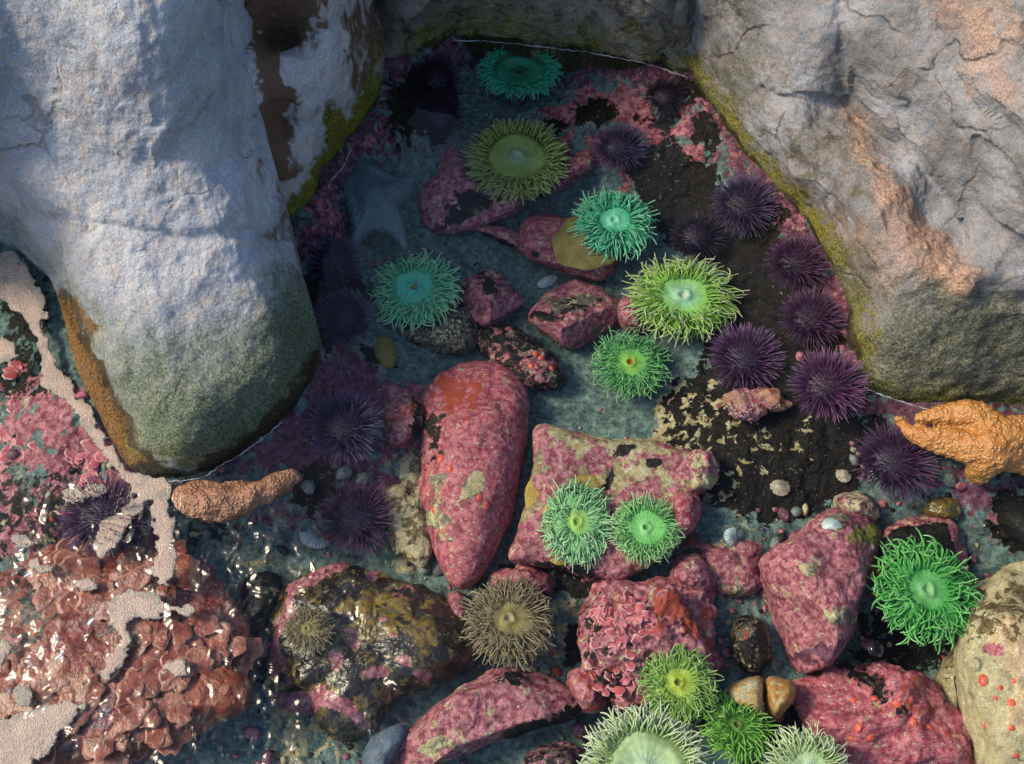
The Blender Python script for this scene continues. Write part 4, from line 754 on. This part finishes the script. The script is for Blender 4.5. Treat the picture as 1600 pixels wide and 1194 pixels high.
# ------------------------------------------------------------------ sea stars
def blob_body(name, chains, mat, vox, parent=None, disp=(.0012, 260), z0=None):
    "chains of (point, radius) melted into one continuous body"
    V, F, off = [], [], 0
    for ch in chains:
        q = smooth([tuple(p_)+(r_,) for p_, r_ in ch], max(12, len(ch)*7), closed=False)
        for i in range(len(q)):
            pass
        ends = q; path = q[:, :3]; rad = q[:, 3]
        t0 = path[0]-path[1]; t0 /= np.linalg.norm(t0); t1 = path[-1]-path[-2]; t1 /= np.linalg.norm(t1)
        pre = [path[0]+t0*rad[0]*a for a in (.95, .8, .5)]; post = [path[-1]+t1*rad[-1]*a for a in (.5, .8, .95)]
        path = np.vstack([pre, path, post]); rad = np.r_[rad[0]*np.array([.25, .6, .87]), rad, rad[-1]*np.array([.87, .6, .25])]
        v_, f_, t_ = tube(path, rad, 16); v_ = np.vstack([v_, path[0]+t0*rad[0]*.1]); k = len(v_)-1
        F += [tuple(x+off) for x in f_.tolist() for _ in [0]] if False else [tuple(int(y)+off for y in x) for x in f_]
        F += [tuple(y+off for y in x[:3]) for x in t_]+[(off+(j+1) % 16, off+j, off+k) for j in range(16)]
        V += v_.tolist(); off += len(v_)
    me = bpy.data.meshes.new(name); me.from_pydata(V, [], F); o = bpy.data.objects.new(name, me); link(o)
    m = o.modifiers.new('r', 'REMESH'); m.mode = 'VOXEL'; m.voxel_size = vox; m2 = o.modifiers.new('s', 'SMOOTH'); m2.iterations = 8; m2.factor = .6
    dg = bpy.context.evaluated_depsgraph_get(); nm = bpy.data.meshes.new_from_object(o.evaluated_get(dg)); bpy.data.objects.remove(o)
    co = np.empty(len(nm.vertices)*3); nm.vertices.foreach_get('co', co); co = co.reshape(-1, 3); no = np.empty(len(co)*3); nm.vertices.foreach_get('normal', no); no = no.reshape(-1, 3)
    co = co+no*(fbm(co, disp[1], 2, 4)*disp[0]+fbm(co, 50, 2, 14)*disp[0]*1.3)[:, None]
    org = co.mean(0); org[2] = co[:, 2].min(); nm.vertices.foreach_set('co', (co-org).ravel()); nm.polygons.foreach_set('use_smooth', np.ones(len(nm.polygons), bool)); nm.update()
    nm.materials.clear(); nm.materials.append(mat); nm.name = name; o = bpy.data.objects.new(name, nm); o.location = org; link(o, parent); return o
def star_mat(name, A, B, dot, sc, bd):
    b = NB(name); b.geo(); v = b.n('TexVoronoi'); v.inputs['Scale'].default_value = sc; b.l(b.pos, v.inputs['Vector'])
    f = b.rng(v.outputs['Distance'], .05, .6, 1, 0); n_ = b.noise(40, 4, .6); col = b.mix(b.rng(n_, .35, .65), A, B); col = b.mix(b.math('MULTIPLY', f, .65), col, dot)
    b.princ(col, b.rng(n_, .3, .7, .28, .5), b.bump(b.math('ADD', f, b.math('MULTIPLY', b.noise(500, 3), .5)), .9, bd), .45); return b.m
def pt(u, v, z): return tuple(P(u, v, z))
k = .00075
MOS = star_mat('orange sea star skin', (.32, .13, .027), (.38, .19, .055), (.55, .38, .19), 230, .0018)
o = blob_body('sea_star', [
  [(pt(1406, 657, .002), 9*k), (pt(1426, 677, .004), 13*k), (pt(1462, 686, .010), 20*k), (pt(1505, 695, .014), 28*k), (pt(1545, 700, .02), 38*k)],
  [(pt(1437, 654, .016), 10*k), (pt(1462, 649, .020), 15*k), (pt(1494, 647, .024), 20*k), (pt(1524, 652, .027), 27*k), (pt(1550, 680, .022), 38*k)],
  [(pt(1550, 690, .02), 40*k), (pt(1600, 678, .025), 32*k), (pt(1660, 670, .025), 26*k), (pt(1730, 660, .02), 14*k)],
  [(pt(1545, 700, .015), 38*k), (pt(1538, 722, .004), 30*k), (pt(1530, 736, -.008), 22*k)],
  [(pt(1560, 700, .015), 38*k), (pt(1600, 712, .01), 28*k), (pt(1650, 725, .0), 20*k)]], MOS, .0016, disp=(.0022, 170))
props(o, 'orange sea star draped out of the water at the right edge', 'sea star', 'sea stars in the tide pool')
MBS = star_mat('brown sea star skin', (.20, .095, .05), (.28, .15, .09), (.38, .25, .17), 260, .0022)
o = blob_body('sea_star', [[(pt(284, 775, -.004), 16*k), (pt(305, 784, -.002), 25*k), (pt(338, 789, .0), 29*k), (pt(375, 782, .0), 26*k), (pt(412, 768, .0), 21*k), (pt(440, 755, .0), 19*k), (pt(456, 748, .0), 15*k)],
   [(pt(290, 775, -.006), 18*k), (pt(325, 775, -.008), 24*k), (pt(365, 775, -.01), 24*k)]], MBS, .0016, disp=(.003, 110))
props(o, 'brown orange sea star arm reaching out from under the left boulder', 'sea star', 'sea stars in the tide pool')
MGS = star_mat('slate bat star skin', (.06, .10, .125), (.10, .15, .18), (.15, .19, .21), 160, .0012)
zc = -.03
C0 = (pt(588, 315, zc), 34*k)
o = blob_body('sea_star', [[C0, (pt(565, 285, zc), 24*k), (pt(568, 240, zc), 8*k)], [C0, (pt(550, 292, zc), 22*k), (pt(520, 290, zc), 9*k)], [C0, (pt(570, 350, zc-.008), 22*k), (pt(552, 382, zc-.012), 8*k)], [C0, (pt(615, 350, zc-.01), 20*k), (pt(632, 386, zc-.014), 7*k)], [C0, (pt(620, 300, zc-.01), 24*k), (pt(642, 282, zc-.012), 10*k)],
   [(pt(545, 290, zc), 16*k), (pt(560, 345, zc-.004), 16*k)], [(pt(565, 350, zc-.006), 16*k), (pt(615, 355, zc-.008), 16*k)], [(pt(540, 290, zc), 14*k), (pt(566, 262, zc), 14*k)], [(pt(570, 262, zc), 14*k), (pt(620, 292, zc-.008), 16*k)]], MGS, .0018, disp=(.0007, 120))
props(o, 'slate blue webbed bat star lying in the shade beside the left wall', 'sea star', 'sea stars in the tide pool')

# ------------------------------------------------------------------ shells and bubbles
b = NB('shell white'); b.geo(); b.princ(b.mix(b.rng(b.noise(160, 4), .35, .65), (.30, .38, .42), (.50, .54, .54)), .4, b.bump(b.noise(400, 3), .4, .0006), .4); MSH = b.m
def fan_shell(u, v, z, r, ang, label, ribs=15, w_=.8):
    nr, nc = 22, ribs*6+1; s = np.linspace(.02, 1, nr)[:, None]; a = np.linspace(-R(72), R(72), nc)[None]
    rib = np.cos(np.linspace(0, ribs*2*math.pi, nc))[None]
    rr = r*s*(1-.18*(a/1.3)**2+.02*rib*s); X = rr*np.sin(a)*w_; Y = rr*np.cos(a)-r*.5
    Zt = r*.42*np.sin(np.clip(s, 0, 1)*math.pi*.72)*np.cos(a*.95)+r*.028*rib*s-.02*r*np.abs(np.sin(s*16))
    top = np.stack([X, Y, Zt+0*X], -1); bot = top.copy(); bot[..., 2] -= r*.07
    V = np.vstack([top.reshape(-1, 3), bot.reshape(-1, 3)]); n_ = nr*nc; F = grid_faces(nr, nc, False); ring = list(range((nr-1)*nc, nr*nc)); F2 = [(a_, a_+n_, b_+n_, b_) for a_, b_ in zip(ring[:-1], ring[1:])]
    F2 += [(i*nc, i*nc+n_, (i+1)*nc+n_, (i+1)*nc) for i in range(nr-1)]+[(i*nc+nc-1, (i+1)*nc+nc-1, (i+1)*nc+nc-1+n_, i*nc+nc-1+n_) for i in range(nr-1)]
    me = mesh_np('cockle_shell', V, np.vstack([F, F[:, ::-1]+n_, np.array(F2)]), MSH); o = bpy.data.objects.new('cockle_shell', me); o.location = P(u, v, z); o.rotation_euler = (R(8), R(-6), ang); link(o)
    return props(o, label, 'shell')
fan_shell(490, 846, fz(490, 846)+.006, .024, R(160), 'pale blue ribbed cockle shell left of the plum urchin', w_=1.1)
fan_shell(1140, 838, fz(1140, 838)+.024, .017, R(70), 'small chalky white shell between the slab and the big rose pink stone', ribs=9)
def limpet(u, v, z, r, label, mat=MSH, sy=.85, hh=.5):
    nr, nc = 12, 40; s = np.linspace(0, 1, nr)[:, None]; a = np.linspace(0, 2*math.pi, nc, endpoint=False)[None]
    rr = r*s*(1+.04*np.cos(a*13)*s); V = np.stack([rr*np.cos(a), rr*np.sin(a)*sy, r*hh*(1-s**1.3)+.03*r*np.cos(a*13)*s], -1).reshape(-1, 3)
    o = bpy.data.objects.new('limpet', mesh_np('limpet', V, grid_faces(nr, nc, True), mat)); o.location = P(u, v, z); o.rotation_euler = (.1, -.1, u); link(o); return props(o, label, 'limpet')
lm = crust('limpet shell', (.26, .21, .16), (.36, .30, .24), pale=.4, bumpd=.0012)
limpet(1218, 760, fz(1218, 760)+.002, .014, 'pale buff limpet alone on the black rock above the big rose pink stone', lm)
limpet(1318, 742, fz(1318, 742)+.002, .011, 'pinkish limpet on the black rock left of the spiky purple urchin', lm)
limpet(1205, 652+8, fz(1205, 660)+.001, .006, 'tiny pink limpet on the black rock below the coral pink crust', lm)
p_, n_ = top_at(pk, 1300, 823); o = limpet(1300, 823, p_[2]-.001, .012, 'white limpet near the top of the big rose pink stone')
limpet(855, 440, fz(855, 440)+.003, .016, 'blue rimmed limpet between the flat pink stone and the mauve pink stone', MSH, .5)
b = NB('bubble water'); bf = b.n('Fresnel'); bf.inputs[0].default_value = 1.45; tr = b.n('BsdfTransparent'); gl = b.n('BsdfGlossy'); gl.inputs['Roughness'].default_value = .02; mx = b.n('MixShader'); b.l(bf.outputs[0], mx.inputs[0]); b.l(tr.outputs[0], mx.inputs[1]); b.l(gl.outputs[0], mx.inputs[2]); b.l(mx.outputs[0], b.out.inputs[0]); MBU = b.m
for u, v, r_, lb in ((1368, 1014, .009, 'clear bubble floating beside the big rose pink stone'), (1514, 1032, .008, 'clear bubble against the tall cream yellow rock'), (40, 404, .007, 'clear bubble by the left boulder edge')):
    c = P(u, v, 0); t = np.linspace(0, math.pi*.5, 10)[:, None]; a = np.linspace(0, 2*math.pi, 32, endpoint=False)[None]
    V = np.stack([r_*np.sin(t)*np.cos(a), r_*np.sin(t)*np.sin(a), r_*.7*np.cos(t)+0*a], -1).reshape(-1, 3)
    o = bpy.data.objects.new('bubble', mesh_np('bubble', V, grid_faces(10, 32, True), MBU)); o.location = c; link(o); props(o, lb, 'bubble', 'bubbles on the pool surface')

# ------------------------------------------------------------------ flaky red algae crusts
b = NB('red algae plate'); b.geo(); at = b.n('Attribute', attribute_name='rad'); n_ = b.noise(90, 5, .6)
col = b.mix(b.rng(n_, .35, .65), (.13, .022, .012), (.29, .07, .042)); col = b.mix(b.rng(at.outputs['Fac'], .84, 1), col, (.42, .19, .13)); b.princ(col, .32, b.bump(b.noise(300, 4), .7, .0012), .5); MFL = b.m
b = NB('pink algae plate'); b.geo(); at = b.n('Attribute', attribute_name='rad'); n_ = b.noise(90, 5, .6)
col = b.mix(b.rng(n_, .35, .65), (.38, .06, .08), (.46, .13, .17)); col = b.mix(b.rng(at.outputs['Fac'], .84, 1), col, (.56, .32, .32)); b.princ(col, .45, b.bump(b.noise(300, 4), .7, .0012), .4); MFP = b.m
def flakes(name, zone, n, zfun, rr, mat, label, seed, tilt=.35):
    rg = random.Random(seed); Vs, Fs, A, off = [], [], [], 0; xs = [p_[0] for p_ in zone]; ys = [p_[1] for p_ in zone]; c = 0
    while c < n:
        u = rg.uniform(min(xs), max(xs)); v = rg.uniform(min(ys), max(ys))
        if sdf(np.array([u]), np.array([v]), zone)[0] < 0: continue
        c += 1; z = zfun(u, v); ce = P(u, v, z); r_ = rg.uniform(*rr)*k; nc, nr = 34, 7
        ph = [rg.uniform(0, 6.3) for _ in range(4)]; a = np.linspace(0, 2*math.pi, nc, endpoint=False)[None]; s = np.linspace(0, 1, nr)[:, None]
        lob = 1+.22*np.sin(2*a+ph[0])+.14*np.sin(3*a+ph[1])+.09*np.sin(7*a+ph[2])+.05*np.sin(12*a+ph[3])
        X = r_*s*lob*np.cos(a); Y = r_*s*lob*np.sin(a)*.75; Zz = r_*(tilt*.5+.05)*(.5*s**3*np.sin(3*a+ph[2])+.3*s*np.sin(2*a+ph[0])-.3*s+.2*np.sin(6*a+ph[1])*s**2)
        m = Euler((rg.uniform(-tilt, tilt), rg.uniform(-tilt, tilt), rg.uniform(0, 6))).to_matrix()
        T = np.stack([X, Y, Zz+0*X], -1).reshape(-1, 3)@np.array(m).T+ce; Bt = T-np.array(m@Vector((0, 0, 1)))*.0011; e = np.arange((nr-1)*nc, nr*nc)
        Vs += [T, Bt]; F = grid_faces(nr, nc, True); N = nr*nc; Fs += [F+off, F[:, ::-1]+off+N, np.stack([e, e+N, np.roll(e, -1)+N, np.roll(e, -1)], 1)+off]; off += 2*N
        ra = (s+0*a).ravel(); A += [ra, ra]
    V = np.vstack(Vs); org = V.mean(0); org[2] = V[:, 2].min()
    o = bpy.data.objects.new(name, mesh_np(name, V-org, np.vstack(Fs), mat, attrs=dict(rad=np.concatenate(A)))); o.location = org; link(o); return props(o, label, 'algae', kind='stuff')
def ztop(st, dz): return lambda u, v: float(top_at(st, u, v)[0][2])+dz
flakes('red_algae', [(40, 880), (110, 850), (270, 860), (300, 900), (240, 950), (100, 940)], 34, ztop(s18, .003), (18, 42), MFL, 'rust red flaky algae plates along the top of the reef rock at bottom left', 5, .13)
flakes('red_algae', [(-20, 1040), (100, 1020), (300, 960), (380, 1000), (380, 1060), (220, 1190), (-20, 1194)], 80, ztop(s18, .003), (14, 36), MFL, 'rust red flaky algae plates over the lower half of the reef rock at bottom left', 6, .12)
flakes('pink_algae', [(925, 960), (990, 930), (1020, 960), (1010, 1030), (975, 1080), (930, 1070)], 60, ztop(s12, .0), (7, 20), MFP, 'pink curly algae plates on the left side of the rugged pink stone', 7, .7)
flakes('pink_algae', [(0, 560), (90, 600), (170, 700), (190, 780), (120, 800), (40, 740), (0, 720)], 60, lambda u, v: fz(u, v)+.004, (10, 26), MFP, 'pink algae plates on the bed left of the left boulder', 8, .3)

# ------------------------------------------------------------------ water glare modelled as pale sheets on the surface, lower left
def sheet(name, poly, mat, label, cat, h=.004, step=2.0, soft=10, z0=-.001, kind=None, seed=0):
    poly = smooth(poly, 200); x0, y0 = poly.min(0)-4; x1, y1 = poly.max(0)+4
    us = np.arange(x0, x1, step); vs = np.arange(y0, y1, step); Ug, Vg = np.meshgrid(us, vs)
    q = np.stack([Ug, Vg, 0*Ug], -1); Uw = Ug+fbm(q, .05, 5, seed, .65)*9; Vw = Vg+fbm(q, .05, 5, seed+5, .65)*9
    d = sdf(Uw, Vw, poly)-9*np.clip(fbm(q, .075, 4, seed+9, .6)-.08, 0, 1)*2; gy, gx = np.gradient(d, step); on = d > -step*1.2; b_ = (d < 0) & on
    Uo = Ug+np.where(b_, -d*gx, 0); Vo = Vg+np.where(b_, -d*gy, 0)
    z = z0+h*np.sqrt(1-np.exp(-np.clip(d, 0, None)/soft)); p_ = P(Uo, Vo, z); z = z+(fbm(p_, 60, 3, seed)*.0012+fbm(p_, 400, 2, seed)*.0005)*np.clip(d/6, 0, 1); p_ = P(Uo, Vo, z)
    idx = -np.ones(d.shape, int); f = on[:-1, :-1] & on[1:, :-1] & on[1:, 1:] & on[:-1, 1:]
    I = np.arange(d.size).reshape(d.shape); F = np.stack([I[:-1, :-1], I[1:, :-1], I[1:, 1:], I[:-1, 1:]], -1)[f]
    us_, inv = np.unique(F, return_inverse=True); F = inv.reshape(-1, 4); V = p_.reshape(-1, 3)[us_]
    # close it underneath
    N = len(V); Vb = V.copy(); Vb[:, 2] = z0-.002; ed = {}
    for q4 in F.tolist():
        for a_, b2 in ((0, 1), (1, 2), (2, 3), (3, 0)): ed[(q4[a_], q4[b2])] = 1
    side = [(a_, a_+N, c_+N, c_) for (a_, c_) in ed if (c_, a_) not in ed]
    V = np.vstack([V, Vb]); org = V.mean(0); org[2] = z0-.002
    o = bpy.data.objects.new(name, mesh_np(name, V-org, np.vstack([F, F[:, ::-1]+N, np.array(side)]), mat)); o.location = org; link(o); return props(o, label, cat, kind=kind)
b = NB('painted water glare'); b.geo(); n1 = b.noise(500, 4, .75); n2 = b.noise(45, 4, .6)
col = b.mix(b.rng(n2, .35, .65), (.56, .43, .39), (.66, .54, .45)); col = b.mix(b.rng(n1, .5, .62), col, (.74, .64, .48)); v = b.n('TexVoronoi'); v.inputs['Scale'].default_value = 700; b.l(b.pos, v.inputs['Vector'])  # pale glare and gold sparkle are put into the colour
b.princ(col, b.rng(b.noise(80, 3),    .4, .6, .10, .28), b.bump(b.math('ADD', n1, b.math('MULTIPLY', v.outputs['Distance'], .6)), 1, .0034), .9); MGLR = b.m
SH = [([(0, 385), (30, 395), (58, 438), (72, 470), (80, 555), (112, 600), (150, 650), (192, 725), (235, 745), (265, 758), (275, 860), (270, 905), (250, 915), (232, 885), (242, 850), (228, 785), (172, 868), (146, 858), (160, 820), (203, 780), (190, 748), (150, 700), (104, 628), (62, 600), (66, 560), (40, 500), (0, 460)], 'long branching band of painted glare running from the left boulder down to the reef rock'),
      ([(165, 945), (200, 922), (245, 930), (262, 945), (300, 945), (300, 960), (245, 965), (210, 975), (196, 1030), (168, 1062), (154, 1048), (178, 1000), (170, 970)], 'hooked patch of painted glittering glare in the middle of the reef rock'),
      ([(-20, 1140), (50, 1108), (90, 1098), (132, 1100), (100, 1140), (60, 1190), (20, 1215), (-20, 1215)], 'wedge of painted glare in the bottom left corner'),
      ([(22, 1075), (38, 1070), (50, 1084), (44, 1100), (26, 1098)], 'small round painted glare spot above the corner wedge'), ([(118, 905), (140, 902), (152, 914), (140, 925), (120, 922)], 'small oval painted glare spot on the red algae ledge'),
      ([(42, 878), (58, 868), (62, 880), (80, 885), (74, 898), (50, 892)], 'small ragged painted glare spot at the left end of the red algae ledge'), ([(255, 1040), (280, 1032), (296, 1044), (285, 1058), (262, 1055)], 'small painted glare spot left of the brick red stone'),
      ([(-8, 1012), (10, 1000), (20, 1010), (12, 1030), (-6, 1036)], 'painted glare spot on the left edge of the frame'), ([(0, 530), (20, 538), (28, 556), (10, 570), (-8, 560)], 'round painted glare spot left of the branching band'),
      ([(100, 760), (150, 755), (168, 770), (130, 785), (98, 782)], 'slim painted glare patch over the purple urchin'), ([(20, 835), (34, 828), (52, 845), (44, 856), (26, 850)], 'tiny painted glare fleck left of the purple urchin')]
for i, (pl, lb) in enumerate(SH): sheet('glare_patch', pl, MGLR, lb, 'sand', seed=i*3, h=.0018 if i < 3 else .0014)  # category 'sand' here holds painted water glare, not sand

# ------------------------------------------------------------------ water surface and its bright rim
b = NB('pool water'); b.geo(); at = b.n('Attribute', attribute_name='wave')
rip = b.noise(13, 2, .5, 2, .5); rip2 = b.noise(38, 2, .5, 8, .3)
h = b.math('ADD', b.math('MULTIPLY', rip, .8), b.math('MULTIPLY', b.math('MULTIPLY', rip2, at.outputs['Fac']), .36)); h = b.math('MULTIPLY', h, b.math('MULTIPLY_ADD', at.outputs['Fac'], 1.0, .12))
bm_ = b.bump(h, 1.0, .019); fr = b.n('Fresnel'); b.l(b.math('MULTIPLY_ADD', b.n('Attribute', attribute_name='bump').outputs['Fac'], .0, b.math('MULTIPLY_ADD', at.outputs['Fac'], .1, 1.22)), fr.inputs[0]); b.l(bm_, fr.inputs['Normal'])
tr = b.n('BsdfTransparent'); tr.inputs[0].default_value = (.88, .95, .95, 1); gl = b.n('BsdfGlossy'); b.l(b.math('MULTIPLY_ADD', b.n('Attribute', attribute_name='bump').outputs['Fac'], .0, b.math('MULTIPLY_ADD', at.outputs['Fac'], .13, .04)), gl.inputs['Roughness']); b.l(bm_, gl.inputs['Normal'])
mx = b.n('MixShader'); b.l(fr.outputs[0], mx.inputs[0]); b.l(tr.outputs[0], mx.inputs[1]); b.l(gl.outputs[0], mx.inputs[2]); b.l(mx.outputs[0], b.out.inputs[0]); MW = b.m
uu = np.r_[np.linspace(-600, 330, 60), np.arange(340, 960, 3.0), np.linspace(970, 2200, 80)]; vv = np.r_[np.linspace(-250, 890, 70), np.arange(900, 1180, 3.0), np.linspace(1190, 1700, 20)]; U, V_ = np.meshgrid(uu, vv)
wz = 0*U; wb = 0*U
wave = sst(np.hypot((U-180)/620, (V_-1020)/330), 1.25, .55)
wave = np.clip(wave, 0, 1)
o = bpy.data.objects.new('water', mesh_np('water', P(U, V_, wz).reshape(-1, 3), grid_faces(len(vv), len(uu), False)[:, ::-1], MW, attrs=dict(wave=wave.ravel(), bump=wb.ravel()))); link(o); props(o, kind='structure')
b = NB('painted rim reflection'); b.geo(); b.princ(b.mix(b.rng(b.noise(200, 4), .4, .6), (.26, .31, .38), (.44, .49, .54)), .25, b.bump(b.noise(600, 3), .6, .0006), .6); MRIM = b.m  # meniscus reflection along the waterline, built as thin pale tubes
for line, lb in (([(262, 752), (310, 748), (345, 728), (400, 694), (440, 660)], 'thin painted water reflection along the foot of the left boulder'), ([(708, 63), (760, 65), (810, 69), (862, 75), (930, 84), (1010, 100), (1070, 120)], 'thin painted water reflection along the top waterline'),
        ([(1338, 596), (1365, 612), (1410, 628), (1450, 640)], 'thin painted water reflection at the mossy corner of the right boulder'), ([(548, 235), (535, 262), (516, 284), (514, 296)], 'short painted water reflection beside the bat star')):
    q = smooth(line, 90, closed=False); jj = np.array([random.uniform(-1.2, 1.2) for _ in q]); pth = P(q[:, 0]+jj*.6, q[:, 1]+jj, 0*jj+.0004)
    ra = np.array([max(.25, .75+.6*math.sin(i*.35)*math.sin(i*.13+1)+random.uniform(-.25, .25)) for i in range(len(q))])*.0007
    v_, f_, t_ = tube(pth, ra, 6); org = v_.mean(0); o = bpy.data.objects.new('foam_line', mesh_np('foam_line', v_-org, f_, MRIM)); o.location = org; link(o); props(o, lb, 'foam', kind='stuff')  # foam_line and 'foam' here are the painted meniscus reflection, not foam
